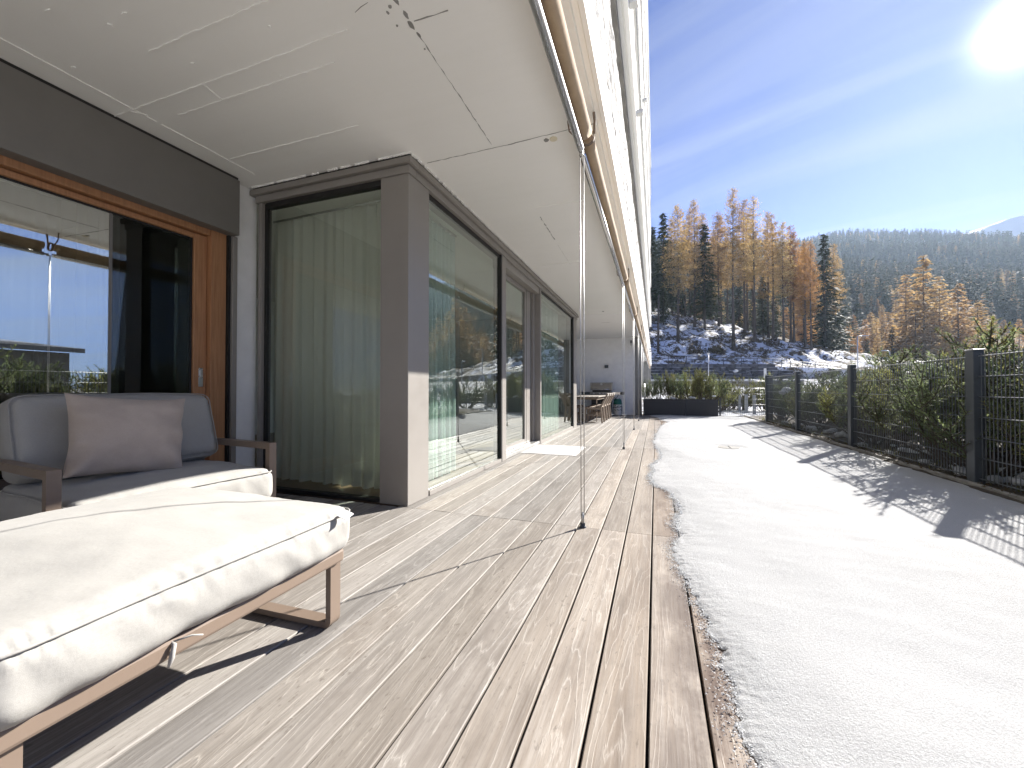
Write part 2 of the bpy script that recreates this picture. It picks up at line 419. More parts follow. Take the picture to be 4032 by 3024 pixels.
M = dict(
    deck=mat_deck(), snow=mat_snow(), ice=mat_snow('loose_grains', (.85,.86,.87), .55), snow_far=mat_snow('old_snow', (.68,.70,.74)),
    ceil=mat_ceiling(), plaster=mat_plaster(), terrain=mat_terrain(),
    wall=pbr('white_render', (.88,.88,.865), .75, bump=.35, bscale=140, var=.05),
    concrete=pbr('grey_concrete', (.27,.265,.25), .8, var=.22, scale=3, bump=.15),
    shade_strip=pbr('shaded_concrete_grey', (.17,.163,.15), .8, var=.3, scale=12, stretch=(1,.3,1)),  # shade on concrete painted as a darker grey
    edge=pbr('pale_slab_edge', (.66,.65,.62), .8, var=.10, scale=5, bump=.2, stretch=(1,.2,1)),
    taupe=pbr('taupe_aluminium', (.255,.236,.214), .38, metal=.0, var=.03, bump=.01, spec=.6),
    taupe_dark=pbr('shutter_box_paint', (.175,.165,.15), .45, var=.04, bump=.02, bscale=200, spec=.45),
    black=pbr('black_gasket_and_shade', (.018,.017,.016), .55, var=.1),
    orange=pbr('oiled_larch_frame', (.37,.175,.082), .45, var=.14, scale=3, stretch=(22,22,1.2), bump=.05, hue=(.40,.205,.10)),
    frame=pbr('bronze_powder_coat', (.195,.147,.113), .42, var=.04, bump=.02, bscale=300, spec=.45),
    steel=pbr('brushed_steel', (.62,.61,.59), .28, metal=1.0, var=.05, bump=.03, bscale=90, stretch=(1,.05,1)),
    zinc=pbr('galvanised_steel', (.48,.48,.47), .42, metal=.9, var=.12, scale=14),
    wire=pbr('coated_wire', (.10,.11,.12), .4, var=.1, spec=.6),
    anthracite=pbr('anthracite_coating', (.052,.060,.068), .45, var=.10, scale=10, bump=.03, spec=.5),
    planter=pbr('dark_planter_metal', (.030,.029,.032), .5, var=.12, scale=3),
    roll=mat_fabric('beige_awning_cloth', (.45,.34,.225), .10, 700),
    cushion=mat_fabric('cream_canvas', (.335,.326,.304), .035),
    pillow=mat_fabric('taupe_linen', (.43,.36,.305), .08, 700),
    piping=mat_fabric('cream_piping', (.33,.32,.30), .05),
    tagcloth=mat_fabric('white_label', (.85,.85,.85), .02),
    mat=mat_fabric('pale_doormat', (.56,.545,.525), .12, 300),
    sheer=mat_sheer('sheer_green_grey_voile', (.82,.82,.77), .10),
    sheer_light=mat_sheer('sheer_pale_voile', (.74,.82,.78), .42),
    drape=mat_sheer('dark_grey_drape', (.15,.15,.14), .02),
    glass=mat_glass('bay_glazing', (.90,.955,.925), .20, .85),
    glass_front=mat_glass('front_glazing', (.92,.945,.915), .10, .8),
    glass_coated=mat_glass('coated_glazing', (.66,.70,.68), .42, .7),
    glass_dark=mat_glass('plain_glazing', (.66,.70,.68), .06, .5),
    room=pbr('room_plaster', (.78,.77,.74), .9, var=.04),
    room_dark=pbr('shaded_room_plaster', (.10,.10,.095), .9, var=.04),  # dimness of the unlit room painted into the wall colour
    parquet=pbr('room_parquet', (.20,.14,.09), .4, var=.2, stretch=(6,.6,6)),
    under=pbr('deck_substructure', (.012,.011,.010), .95),
    teak=pbr('grey_teak', (.27,.215,.165), .6, var=.2, scale=3, stretch=(10,10,1), bump=.1),
    teak_sunlit=pbr('sunlit_teak', (.46,.42,.37), .6, var=.12, scale=4),  # sunlight on the chair top rails painted as a paler teak
    tabletop=pbr('table_top', (.36,.33,.29), .45, var=.1),
    grill_steel=pbr('grill_stainless', (.36,.34,.31), .35, metal=.8, var=.06),
    grill_black=pbr('grill_enamel', (.022,.022,.023), .4, var=.1),
    bottle=pbr('bottle_white', (.62,.61,.58), .5, var=.05),
    green=pbr('bottle_green', (.012,.115,.085), .45, var=.1),
    bark=pbr('conifer_bark', (.085,.068,.054), .95, var=.35, scale=3, bump=.7, bscale=12, stretch=(1,1,.3)),
    stone=pbr('granite_block', (.095,.095,.105), .9, ovar=.4, var=.45, scale=2.2, bump=.6, bscale=14),
    soil=pbr('wet_soil', (.055,.045,.034), .95, var=.4, scale=9, bump=.9, bscale=40),
    kerb=pbr('concrete_kerb', (.24,.23,.21), .9, var=.2, scale=6),
    lampgrey=pbr('lamp_grey', (.55,.56,.58), .4, metal=.4, var=.05),
    rust=pbr('rusty_steel', (.20,.15,.11), .8, var=.3, scale=8),
    cover=pbr('cover_concrete', (.20,.195,.18), .85, var=.2, scale=12),
    pine=mat_leaf('mugo_needles', (.062,.098,.048), (.26,.30,.14), .52, 2.0),
    pine_dry=mat_leaf('mugo_needles_light', (.085,.105,.035), (.33,.32,.115), .45, 2.0),
    larch=mat_leaf('larch_gold', (.30,.19,.075), (.53,.37,.17), .45, .35),
    larch_bright=mat_leaf('larch_bright_gold', (.32,.17,.055), (.52,.31,.11), .5, .35),
    spruce=mat_leaf('spruce_green', (.016,.026,.013), (.060,.072,.030), .15, .4),
    spruce_far=mat_leaf('far_spruce', (.026,.040,.017), (.085,.092,.036), .12, .4, .35),
    twig=pbr('bare_twigs', (.11,.085,.062), .9, var=.2),
    heath=mat_leaf('heath_brown', (.040,.034,.020), (.130,.095,.052), .1, .6),
    grass=mat_leaf('winter_grass', (.075,.085,.022), (.20,.19,.06), .3, 3),
    house=pbr('house_render', (.10,.095,.085), .85),
    slate=pbr('slate_roof', (.10,.105,.115), .5),
)

# ------------------------------------------------------------------ terrain (one sheet to the horizon)
CA, SA = 0.94346, 0.33150
def lerp(x, pts):
    if x <= pts[0][0]: return pts[0][1]
    for (a, b), (c, d) in zip(pts, pts[1:]):
        if x <= c: return b + (d-b)*(x-a)/(c-a)
    return pts[-1][1]
def sstep(a, b, x):
    t = min(1, max(0, (x-a)/(b-a))); return t*t*(3-2*t)
def da(x, y): return -SA*x + CA*y, CA*x + SA*y        # depth and lateral along the valley axis
def xy(d, a): return -SA*d + CA*a, CA*d + SA*a
def terrain(x, y):
    d, a = da(x, y)
    base = lerp(d, [(18,-.16),(30,.5),(57.5,2.4),(90,5),(125,8),(300,80),(700,248),(780,235),(1600,120)])
    base += sstep(180,400,d)*(9*math.sin(a*.011+1)+6*math.sin(a*.031+d*.013))
    if d > 58.6:
        crest = lerp(a, [(-60,22),(20,21.5),(35,19.6),(53,15),(68,10.5),(74,8.2),(82,5)])
        led = lerp(a, [(30,4.5),(46,3.9),(60,3.2)])
        if a < 88:
            T = lerp(d, [(58.6,led),(61,led+.15),(78,led+(crest-led)*.52),(95,crest),(130,crest+1.5)])
            w = 1-sstep(130,170,d)
            base = base+max(0, T-base)*w
            m = sstep(61,66,d)*w
            base += m*(.35*math.sin(a*.9+d*.4)+.3*math.sin(d*.8-a*.33)+.2*math.sin(a*2.1+1.3))
    r = math.hypot(x, y)
    if r > 420 and x > 0:
        ang = math.degrees(math.atan2(x, y))
        w = sstep(46,53,ang)*(1-sstep(62.3,63.6,ang))  # unseen spur, sharp end shaped for its mirror image in the sliding door
        base = max(base, base*(1-w) + w*lerp(r, [(420,0),(900,235),(1000,240),(1600,120)]))
    if d > 740 and a > 600:                       # snowy summit behind the wooded ridge
        s = sstep(740,840,d)*(1-sstep(900,1300,d))
        base = max(base, s*lerp(a, [(700,225),(900,276),(940,312),(1000,344),(1053,362),(1150,370),(1500,360),(1640,0)])
                   + s*3.5*math.sin(a*.05)*math.sin(d*.06+a*.02))
    return base
def sample_list(pts):
    out = []
    for (a, b, st) in pts:
        n = max(1, int(round((b-a)/st)))
        out += [a+(b-a)*k/n for k in range(n)]
    out.append(pts[-1][1]); return out
DL = sample_list([(-1600,-200,350),(-200,-20,30),(-20,58,3),(58,58.6,.3),(58.6,64,.6),(64,100,.9),(100,140,2.5),(140,760,12),(760,1250,24),(1250,1600,70)])
AL = sample_list([(-1600,-200,200),(-200,-45,18),(-45,-8,4),(-8,90,.95),(90,200,5),(200,1000,18),(1000,1800,30)])
gm = MB()
for d in DL:
    for a in AL:
        x, y = xy(d, a); gm.v.append((x, y, terrain(x, y)))
nA = len(AL)
for i in range(len(DL)-1):
    for j in range(nA-1):
        gm.f.append((i*nA+j, i*nA+j+1, (i+1)*nA+j+1, (i+1)*nA+j)); gm.sm.append(True)
ground = gm.build('ground', M['terrain'], kind='structure')

# ------------------------------------------------------------------ apartment building
CEIL = 2.92
EX = -0.332                                      # outer face of slab and parapet
YB, YE, YP = -6.0, 37.0, 16.0                    # back end, far end, partition wall
bld = thing('apartment_building', (-3.72, 2.9, 0), 'white apartment building with a deep ground-floor terrace under a painted concrete soffit', 'building')

# soffit slab with a drip groove along its front edge
sof = MB()
sof.prism([(-10.0,2.92),(-.402,2.92),(-.396,2.937),(-.367,2.937),(-.361,2.92),(EX,2.92),(EX,3.22),(-10.0,3.22)], 'y', YB, YE)
slab = sof.build('ceiling', M['ceil'], bld)
rs = random.Random(5)
def ceiling_line(name, pts, w, mat, th=.004, rag=.4, gaps=0.0):
    m = MB()
    for (x0, y0), (x1, y1) in zip(pts, pts[1:]):
        L = math.hypot(x1-x0, y1-y0); n = max(2, int(L/.035)); tx, ty = (x1-x0)/L, (y1-y0)/L
        prev = None
        for k in range(n+1):
            t = k/n; j = rs.uniform(-1,1)*w*rag
            ww = w*rs.uniform(1-rag*1.6, 1+rag*1.2)
            c = (x0+(x1-x0)*t - ty*j, y0+(y1-y0)*t + tx*j)
            cur = ((c[0]-ty*ww/2, c[1]+tx*ww/2), (c[0]+ty*ww/2, c[1]-tx*ww/2))
            if prev and rs.random() > gaps:
                m.prism([prev[0], prev[1], cur[1], cur[0]], 'z', 2.92-th, 2.921)
            prev = cur
    return m.build(name, mat, slab)
seams = [[(-2.75,1.507),(-1.75,1.503)], [(-3.70,1.788),(-2.23,1.783)], [(-2.23,1.783),(-1.57,1.772)], [(-3.19,1.933),(-1.80,1.926)],
         [(-3.40,2.452),(-2.06,2.450)], [(-3.424,.9),(-3.424,1.93)], [(-3.424,1.96),(-3.424,2.70)], [(-2.719,1.79),(-2.75,1.92)],
         [(-3.47,1.79),(-3.40,1.86)], [(-1.76,10.70),(-.58,10.86)], [(-1.7,6.2),(-1.0,6.2)], [(-1.2,4.2),(-.7,4.2)]]
for k, s in enumerate(seams): ceiling_line('formwork_seam', s, .0085, M['ceil'], .006, .35, 0)
for s, w in (([(-1.852,3.06),(-1.103,3.042),(-.60,3.012)], .0045), ([(-1.222,1.95),(-1.222,2.46),(-1.228,3.0)], .0045), ([(-1.225,4.45),(-1.235,5.2)], .007),
             ([(-1.24,5.4),(-1.25,6.3)], .003), ([(-1.494,12.18),(-1.241,12.19)], .010), ([(-1.46,1.70),(-1.36,1.68)], .004), ([(-1.20,1.85),(-1.0,1.852)], .004),
             ([(-.60,3.012),(-.42,3.01)], .006)):
    ceiling_line('crack', s, w, M['edge'] if w < .004 else M['concrete'], .0025, .7, 0)
def flake(cx, cy, a, b, th=.003, n=9):
    pr = [(cx+a*math.cos(2*math.pi*k/n)*rs.uniform(.6,1.1), cy+b*math.sin(2*math.pi*k/n)*rs.uniform(.6,1.1)) for k in range(n)]
    return pr
for cx, cy, a, b in ((-1.222,1.70,.014,.05),(-1.218,1.80,.010,.03),(-1.226,1.86,.015,.035),(-1.27,1.735,.012,.012),(-1.30,1.76,.008,.012),(-1.30,1.84,.007,.007),(-1.24,2.02,.007,.006),
                     (-1.222,1.93,.008,.02),(-.800,3.085,.024,.026),(-1.238,10.42,.03,.06)):
    chip = MB(); chip.prism(flake(cx, cy, a, b), 'z', 2.9165, 2.921); chip.build('paint_chip', M['concrete'], slab)
for cx, cy, a, b in ((-2.943,1.17,.03,.008),(-2.59,1.308,.022,.007),(-2.604,1.651,.02,.008),(-3.325,1.434,.025,.012),(-2.75,1.329,.018,.014),(-2.2,1.9,.01,.006),(-1.95,1.62,.012,.008)):
    rid = MB(); rid.prism(flake(cx, cy, a, b), 'z', 2.914, 2.921); rid.build('paint_lump', M['ceil'], slab)
sp = MB(); sp.prism([(-.742+.030*math.cos(2*math.pi*k/18), 3.086+.030*math.sin(2*math.pi*k/18)) for k in range(18)], 'z', 2.914, 2.921)
sp.build('cover_disc', pbr('cream_disc', (.72,.66,.50), .6), slab)

# parapet bands storey by storey: smooth slab edge, hacked rough plaster, recessed window band and the next soffit
def rough_band(z0, z1, nz, step, amp, seed):
    m = MB(); rows = []
    ys = []; y = YB
    while y < YE:
        ys.append(y); y += step*(1 if -1 < y < 6 else 2.2 if y < 14 else 5)
    ys.append(YE)
    for i, y in enumerate(ys):
        for k in range(nz+1):
            z = z0+(z1-z0)*k/nz
            if k == nz: z += .035*noise.noise((y*1.1, seed, 0)) + .02*noise.noise((y*5, seed, 3))
            p = Vector((0, y*2.2+seed*7, z*16)); q = Vector((3, y*9, z*42+seed))
            h = noise.noise(p)*.6 + noise.noise(q)*.4
            h = -abs(h)**.75 * amp if h < 0 else h*amp*.35
            edge = 0 if 0 < k < nz else -.010
            m.v.append((EX+.004+h+edge, y, z))
    n = nz+1
    for i in range(len(ys)-1):
        for k in range(nz):
            m.f.append((i*n+k, (i+1)*n+k, (i+1)*n+k+1, i*n+k+1)); m.sm.append(False)
        m.f.append((i*n+nz, (i+1)*n+nz, (i+1)*n+nz, i*n+nz)) if False else None
    return m
ST = 3.38
for k in range(6):
    z0 = CEIL + ST*k
    if k:
        u = MB(); u.prism([(-10,z0),(-.43,z0),(-.425,z0+.02),(-.405,z0+.02),(-.40,z0),(EX,z0),(EX,z0+.30),(-10,z0+.30)], 'y', YB, YE)
        u.build('upper_slab', M['ceil'], bld)
    if k < 5:
        ptop = z0+1.16
        rough_band(z0+.32, ptop, 26 if k == 0 else 10, .03 if k == 0 else .09, .035, k).build('rough_parapet', M['plaster'], bld)
        c = MB(); c.box(EX-.06, EX-.45, YB, YE, z0+.302, ptop-.012); c.build('parapet_core', M['edge'], bld)
        c = MB(); c.box(EX-.012, EX-.09, YB, YE, z0+.302, z0+.319); c.build('shadow_joint', M['concrete'], bld)
        c = MB(); c.box(-.480, -.64, YB, YE, z0+ST-.15, z0+ST-.002); c.build('upper_shade_strip', M['shade_strip'], bld)  # dark strip standing in for shaded concrete under the next soffit
        c = MB(); c.box(EX-1.2, EX-1.35, YB, YE, z0+.302, z0+ST-.003); c.build('upper_wall', M['edge'], bld)
        for j, yy in enumerate((5.9, 8.35) if k == 1 else (22.5, 23.9) if k == 0 else (9.5, 13)):
            s_ = MB(); s_.box(EX-.02, EX+.13, yy, yy+.12, z0+.10, z0+.18, .01); s_.build('scupper', M['zinc'], bld)
        g = MB(); g.tube([(EX+.035, YB, ptop+.10), (EX+.035, YE, ptop+.10)], .02, 8)
        if k >= 1: g.build('parapet_rail', M['zinc'], bld)
rf = MB(); rf.box(-10.2, EX+.05, YB-.1, YE+.1, CEIL+ST*5+.303, CEIL+ST*5+.62); rf.build('roof_edge', M['edge'], bld)

# rear wall with the sliding door opening, partition wall, columns, far end
for bx in ((-3.72,-3.95, 2.742, 2.96, 0, 2.918), (-3.72,-3.95, YB, -3.0, 0, 2.918), (-3.74,-3.95, -2.998, 2.738, 2.43, 2.917), (-3.72,-3.95, 10.62, 15.998, 0, 2.918)):
    MB().box(*bx).build('rear_wall', M['wall'], bld)
w = MB(); w.box(-3.718, -.724, YP, YP+.24, 0, 2.917); w.build('partition_wall', M['wall'], bld)
w = MB(); w.box(-.72, -.50, YP-.02, YP+.45, -.1, 2.918, .008); w.build('column', M['concrete'], bld)
for bx in ((-9.9, -.36, 36.6, 36.95, -.1, 2.918), (-2.2,-.45, 30.0, 30.3, -.1, 2.917)): MB().box(*bx).build('end_wall', M['concrete'], bld)
w = MB(); w.box(-3.9, -.75, YB, YB+.25, 0, 2.917); w.build('back_partition_wall', M['wall'], bld)
w = MB(); w.box(-3.9,-3.7, YP+.25, 36.5, -.1, 2.917); w.build('rear_wall', M['wall'], bld)
s_ = MB()
for k in range(22):
    y = YP+.6+k*.11
    s_.tube([(-.42, y, 0), (-.42, y, 1.2)], .008, 6)
s_.tube([(-.42, YP+.5, 1.2),(-.42, YP+3.0, 1.2)], .014, 6)
s_.build('balustrade', M['anthracite'], bld)
s_ = MB(); s_.tube([(-.47, YP+.55, .95),(-.47,YP+.55,2.6)], .022, 8); s_.build('downpipe', M['edge'], bld)
hk = MB(); hk.tube([(-.86,YP-.02,2.74),(-.86,YP-.09,2.74),(-.86,YP-.09,2.60)], .012, 6); hk.box(-.89,-.83,YP-.03,YP-.002,2.70,2.80)
hk.build('wall_hook', M['anthracite'], bld)

# shutter box, guide rail and the sliding door with its two leaves
b = MB(); b.box(-3.738,-3.62, -3.05, 2.71, 2.387, 2.895, .004); b.build('shutter_box', M['taupe_dark'], bld)
b = MB(); b.box(-3.72,-3.63, -3.0, 2.70, 2.896, 2.9185); b.build('box_joint', M['black'], bld)
b = MB(); b.box(-3.80,-3.675, 2.690, 2.734, 0, 2.385, .004); b.build('guide_rail', M['taupe'], bld)
b = MB(); b.box(-3.80,-3.70, 2.668, 2.688, 0, 2.385); b.build('guide_slot', M['black'], bld)
b = MB(); b.box(-3.82,-3.70, -3.0, 2.66, 2.395, 2.425, .003); b.build('lintel_strip', M['taupe_dark'], bld)
door = MB()
door.box(-3.93,-3.725, 2.53, 2.664, 0, 2.39, .004)
door.box(-3.93,-3.735, -3.0, 2.526, 2.335, 2.39, .004)
door.box(-3.93,-3.73, -3.0, 2.526, .0, .05, .004)
dr = door.build('sliding_door', M['orange'], bld)
lf = MB()
lf.box(-3.86,-3.775, 2.420, 2.527, .055, 2.33, .006)
lf.box(-3.86,-3.777, -.4, 2.417, 2.285, 2.328, .004)
lf.box(-3.86,-3.777, -.4, 2.417, .056, .14, .004)
lf.build('leaf_frame', M['orange'], dr)
b = MB(); b.box(-3.83,-3.80, 1.865, 2.416, .143, 2.282); b.build('glass_pane', M['glass_dark'], dr, label='clear pane on the handle side of the door')
b = MB(); b.box(-3.83,-3.80, -3.0, 1.845, .143, 2.282); b.build('glass_pane', M['glass_coated'], dr, label='mirrored pane reflecting blue sky')
b = MB(); b.box(-3.835,-3.796, 2.402, 2.418, .143, 2.282); b.box(-3.835,-3.796, -.4, 2.40, 2.270, 2.284); b.build('gasket', M['black'], dr)
b = MB(); b.box(-3.85,-3.796, 1.846, 1.864, .143, 2.28); b.build('meeting_stile', M['taupe_dark'], dr)
b = MB(); b.box(-3.776,-3.770, 2.462, 2.498, .99, 1.155, .002); b.build('handle_plate', M['steel'], dr)
b = MB(); b.box(-3.7705,-3.764, 2.470, 2.490, 1.075, 1.14, .002); b.build('handle_grip', M['zinc'], dr)

# rooms behind the glass
for bx in ((-8.0,-3.955, -3.2, 2.86, -.05, .0), (-8.0,-2.0, 2.97, 10.55, -.05, .003)): MB().box(*bx).build('room_floor', M['parquet'], bld)
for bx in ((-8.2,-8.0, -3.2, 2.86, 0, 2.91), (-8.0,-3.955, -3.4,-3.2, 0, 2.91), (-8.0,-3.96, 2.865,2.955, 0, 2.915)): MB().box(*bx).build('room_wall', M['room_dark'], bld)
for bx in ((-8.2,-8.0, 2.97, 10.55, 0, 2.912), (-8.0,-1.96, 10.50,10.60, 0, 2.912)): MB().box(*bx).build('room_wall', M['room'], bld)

# glazed bay
XF, YF = -1.934, 2.906
bay = MB(); bay.box(XF, -2.212, YF, 3.235, 0, 2.772, .004)
bay = bay.build('window_bay', M['taupe'], bld, label='taupe framed glass bay with a solid corner post')
def bp(name, mat, *boxes, c=.003, **kw):
    for bx in boxes: o = MB().box(*bx, c).build(name, mat, bay, **kw)
    return o
bp('corner_trim', M['taupe'], (XF-.02, XF-.10, 3.240, 3.262, 0, 2.77))
bp('cornice', M['taupe'], (XF+.012, -3.66, YF-.012, 3.0, 2.773, 2.838), (XF+.012, XF-.2, 3.002, 10.62, 2.773, 2.838))
bp('cornice_flange', M['taupe'], (XF+.042, -3.70, YF-.042, 3.0, 2.842, 2.892), (XF+.042, XF-.2, 3.002, 10.70, 2.842, 2.892))
m = MB(); m.box(XF+.02,-3.68, YF-.02, 3.0, 2.893, 2.9195); m.box(XF+.02,XF-.2, 3.002,10.66, 2.893,2.9195); m.build('shadow_gap', M['black'], bay)
m = MB()
for k in range(150):
    y = 2.90+k*.03*(1+k*.01)
    if y > 8: break
    if rs.random() < .8: m.prism(flake(XF+.040+rs.uniform(0,.008), y, .007, .016, n=6), 'z', 2.899+rs.uniform(0,.008), 2.921)
for k in range(60):
    x = -1.9-k*.03
    if rs.random() < .8: m.prism(flake(x, YF-.040, .018, .006, n=6), 'z', 2.905, 2.921)
m.build('sealant_crumbs', M['ceil'], bay, kind='stuff')
bp('side_frame', M['taupe'], (-3.63,-3.585, YF, 3.0, 0, 2.77))
bp('side_gasket', M['black'], (-3.583,-3.556, YF+.03, 2.99, 0, 2.77))
bp('top_shadow_strip', M['black'], (-3.556,-2.214, YF+.018, 2.99, 2.725, 2.771), (XF-.028, XF-.07, 3.264, 5.098, 2.725, 2.771), (XF-.028, XF-.07, 7.105,10.128, 2.725,2.771), c=.001)  # black strips stand in for the shadow gap above the panes
bp('sill_track', M['black'], (-3.556,-2.214, YF+.02, 2.99, 0, .03), c=.001)
bp('glass_pane', M['glass_front'], (-3.556,-2.214, YF+.045, YF+.06, .03, 2.724), c=.001)
bp('glass_pane', M['glass'], (XF-.035, XF-.05, 3.264, 5.085, .045, 2.724), c=.001)
bp('glass_pane', M['glass'], (XF-.035, XF-.05, 7.105, 10.128, .045, 2.724), c=.001)
bp('sill_rail', M['taupe'], (XF-.004, XF-.07, 3.264, 5.098, 0, .043), (XF-.004, XF-.07, 7.105,10.128, 0, .043))
bp('mullion', M['taupe'], (XF, XF-.09, 5.115, 5.265, 0, 2.771))
bp('mullion_gasket', M['black'], (XF-.006, XF-.08, 5.087, 5.113, 0, 2.770), c=.001)
bp('door_leaf_frame', M['taupe'], (XF-.135, XF-.19, 5.267, 5.33, .055, 2.66), (XF-.133, XF-.192, 6.53, 6.90, .055, 2.66), (XF-.134, XF-.191, 5.332, 6.528, .055, .135), (XF-.134, XF-.191, 5.332, 6.528, 2.60, 2.66))
bp('door_gasket', M['black'], (XF-.130, XF-.18, 6.60, 6.615, .06, 2.655), (XF-.130, XF-.18, 6.86, 6.875, .06, 2.655), c=.001)
bp('door_glass', M['glass'], (XF-.155, XF-.17, 5.332, 6.528, .136, 2.598), c=.001)
bp('door_head', M['taupe'], (XF-.02, XF-.2, 5.267, 7.028, 2.665, 2.771))
bp('threshold', M['zinc'], (XF-.01, XF-.2, 5.267, 7.028, .004, .05))
bp('door_post', M['taupe'], (XF, XF-.21, 7.032, 7.10, 0, 2.771))
bp('door_jamb', M['taupe'], (XF-.10, XF-.2, 6.905, 7.029, .055, 2.662))
bp('end_gasket', M['black'], (XF-.002, XF-.08, 10.13, 10.20, 0, 2.770), c=.001)
bp('end_post', M['taupe'], (XF, XF-.2, 10.203, 10.575, 0, 2.771))
m = MB(); m.box(XF-.2, -3.70, 10.55, 10.60, 0, 2.771); m.build('end_panel', M['taupe'], bay)

# ------------------------------------------------------------------ terrace deck: every board its own object
deck = thing('deck', (-1.0, 2.88, -.03), kind='structure')
PW = .1655
def plank_mesh(L):
    m = MB(); wd = PW-.0085
    pr = [(-wd/2,-.028),(wd/2,-.028),(wd/2,-.003),(wd/2-.003,0),(-wd/2+.003,0),(-wd/2,-.003)]
    m.prism(pr, 'y', 0, L)
    return m.mesh('plank', M['deck'])
pm = {}
edges_y = [-3.4, -.9, 2.88, 6.99, 10.205, 13.1, 15.97]
rp = random.Random(11)
NB = 15
for c_ in range(-12, NB):
    xc = -1.846 + PW*c_ + PW/2
    for y0, y1 in zip(edges_y, edges_y[1:]):
        inside = xc < XF+.02 and y0 > 2.8 and y1 < 10.7
        if xc < -3.70: continue
        if xc < -1.93 and 2.8 < y0 < 10.1: continue
        ya = y0
        if xc < -1.93 and abs(y0-10.205) < .01: ya = 10.605
        key = round(y1-ya, 3)
        if key not in pm: pm[key] = plank_mesh(key-.004)
        link('plank', pm[key], deck, (xc+1.0, ya+.002-2.88, .03+rp.uniform(-.0012,.0006)), (0, rp.uniform(-.004,.004), 0))
s_ = MB(); s_.box(-3.71,-1.846+PW*NB+.02, -3.4, 15.97, -.16, -.034); s_.build('deck_frame', M['under'], deck)

# ------------------------------------------------------------------ snow on the lawn, bed, kerb
EDGE = [(-3.5,.26),(-1,.24),(0,.24),(1.2,.25),(1.64,.232),(1.78,.200),(1.93,.173),(2.12,.160),(2.30,.141),(2.55,.109),(2.75,.125),(2.92,.131),(3.15,.155),(3.32,.168),(3.55,.175),(3.75,.150),(3.94,.127),
        (4.05,.135),(4.20,.06),(4.30,.00),(4.50,-.03),(4.62,-.06),(4.78,-.053),(4.95,-.035),(5.15,-.02),(5.39,-.08),(5.6,-.03),(5.85,.05),(6.25,.075),(6.6,.06),(7.0,.02),(7.5,-.02),(7.98,-.041),(8.6,-.02),(9.4,.007),
        (10.2,.05),(11.2,.12),(12.2,.24),(12.8,.345),(13.3,.20),(14.0,.12),(14.6,.07),(15.3,-.10),(15.9,-.30)]
def edge_x(y):
    f = .032*noise.noise((y*4.2, 1.7, 0)) + .028*noise.noise((y*11, 4.4, 0)) + .022*noise.noise((y*29, 9, 0)) + .016*noise.noise((y*60, 2, 0))
    return lerp(y, EDGE) + f*(1 if y < 9 else .8)
ys = sample_list([(-3.5,1.2,.09),(1.2,4,.009),(4,7,.022),(7,10,.04),(10,15.95,.07)])
us = [0,.001,.0025,.0045,.007,.0095,.0125,.016,.020,.025,.030,.036,.043,.05,.058,.067,.076,.086] + [.097+.0165*k for k in range(54)] + [.985,.992,.997,1]
sn = MB()
def bed_x(y): return 2.925 + .05*noise.noise((y*1.6, 8, 0)) + .03*noise.noise((y*6, 3, 0))
for y in ys:
    xe, xr = edge_x(y), bed_x(y)
    for u in us:
        xs_ = lerp(y, EDGE) + .04*noise.noise((y*4.2, 1.7, 0)); e0 = (xr-xs_)*u
        x = xs_ + e0 + (xe-xs_)*math.exp(-e0/.035)*(1 if u < .5 else 0)
        e = min(e0, (xr-x)*.8)
        t = .026*(1-math.exp(-e/.030))*(.45+.55*min(1,e/.30))
        fi = math.exp(-max(0,e0)/.12)
        z = .002 + t + min(1, e/.12)*(.014*noise.noise((x*1.0,y*.8,0)) + .006*noise.noise((x*3.1,y*2.6,2)) + .0025*noise.noise((x*9,y*9,4))) + min(1, e/.01)*fi*(.004*noise.noise((x*38,y*38,5)) + .0025*noise.noise((x*85,y*85,7)))
        rr = math.hypot((x-1.14)/.185, (y-7.55)/.20)
        z = min(z, .004 + .03*max(0, rr-1)**.7) if rr < 3 else z
        sn.v.append((x + .006*noise.noise((x*40,y*40,1))*min(1,e/.01), y, max(z, .0015)))
nu = len(us)
for i in range(len(ys)-1):
    for j in range(nu-1):
        sn.f.append((i*nu+j, i*nu+j+1, (i+1)*nu+j+1, (i+1)*nu+j)); sn.sm.append(True)
# skirt at the edge and loose melting grains in front of it
rg = random.Random(3); gn = MB()
for k in range(9000):
    y = rg.uniform(1.1, 7.2) if k < 7800 else rg.uniform(7.2, 14)
    d_ = abs(rg.gauss(0, .030))
    x = edge_x(y) - d_ + .012; r_ = rg.uniform(.0022, .006)*(1 if y < 3 else 1.5)
    p = Vector((x, y, .002+r_*.5))
    q = [p+Vector((rg.uniform(-1,1),rg.uniform(-1,1),rg.uniform(.2,1.2)))*r_ for _ in range(4)]
    gn.add(q, [(0,1,2),(0,2,3),(0,3,1),(1,3,2)])
sn.build('snow', M['snow'], kind='structure')
gn.build('snow_grains', M['ice'], kind='stuff')
cv = MB()
for s in (-1, 1):
    pr = [(1.14+.011*s, 7.55-.17), (1.14+.011*s, 7.55+.17)]
    a0 = [math.pi*(.5-k/14) for k in range(15)]
    pts = [(1.14+s*(.012+.165*math.cos(a)), 7.55+.178*math.sin(a)) for a in a0]
    cv.prism(pts if s < 0 else pts[::-1], 'z', -.02, .012)
dc = thing('drain_cover', (1.14,7.55,0), 'round two-piece concrete drain cover melted free in the snow', 'drain cover')
cv.build('lid', M['cover'], dc)
rim = MB(); rim.lathe([(.196,-.02),(.196,.008),(.182,.008),(.182,-.02)], (1.14,7.55,0), 28); rim.build('rim', M['zinc'], dc)
bed = MB()
ys2 = sample_list([(-4,17,.22)])
xs2 = [2.80,2.88,2.94,3.0,3.08,3.16,3.3,3.5,3.8,4.2,4.8,5.6]
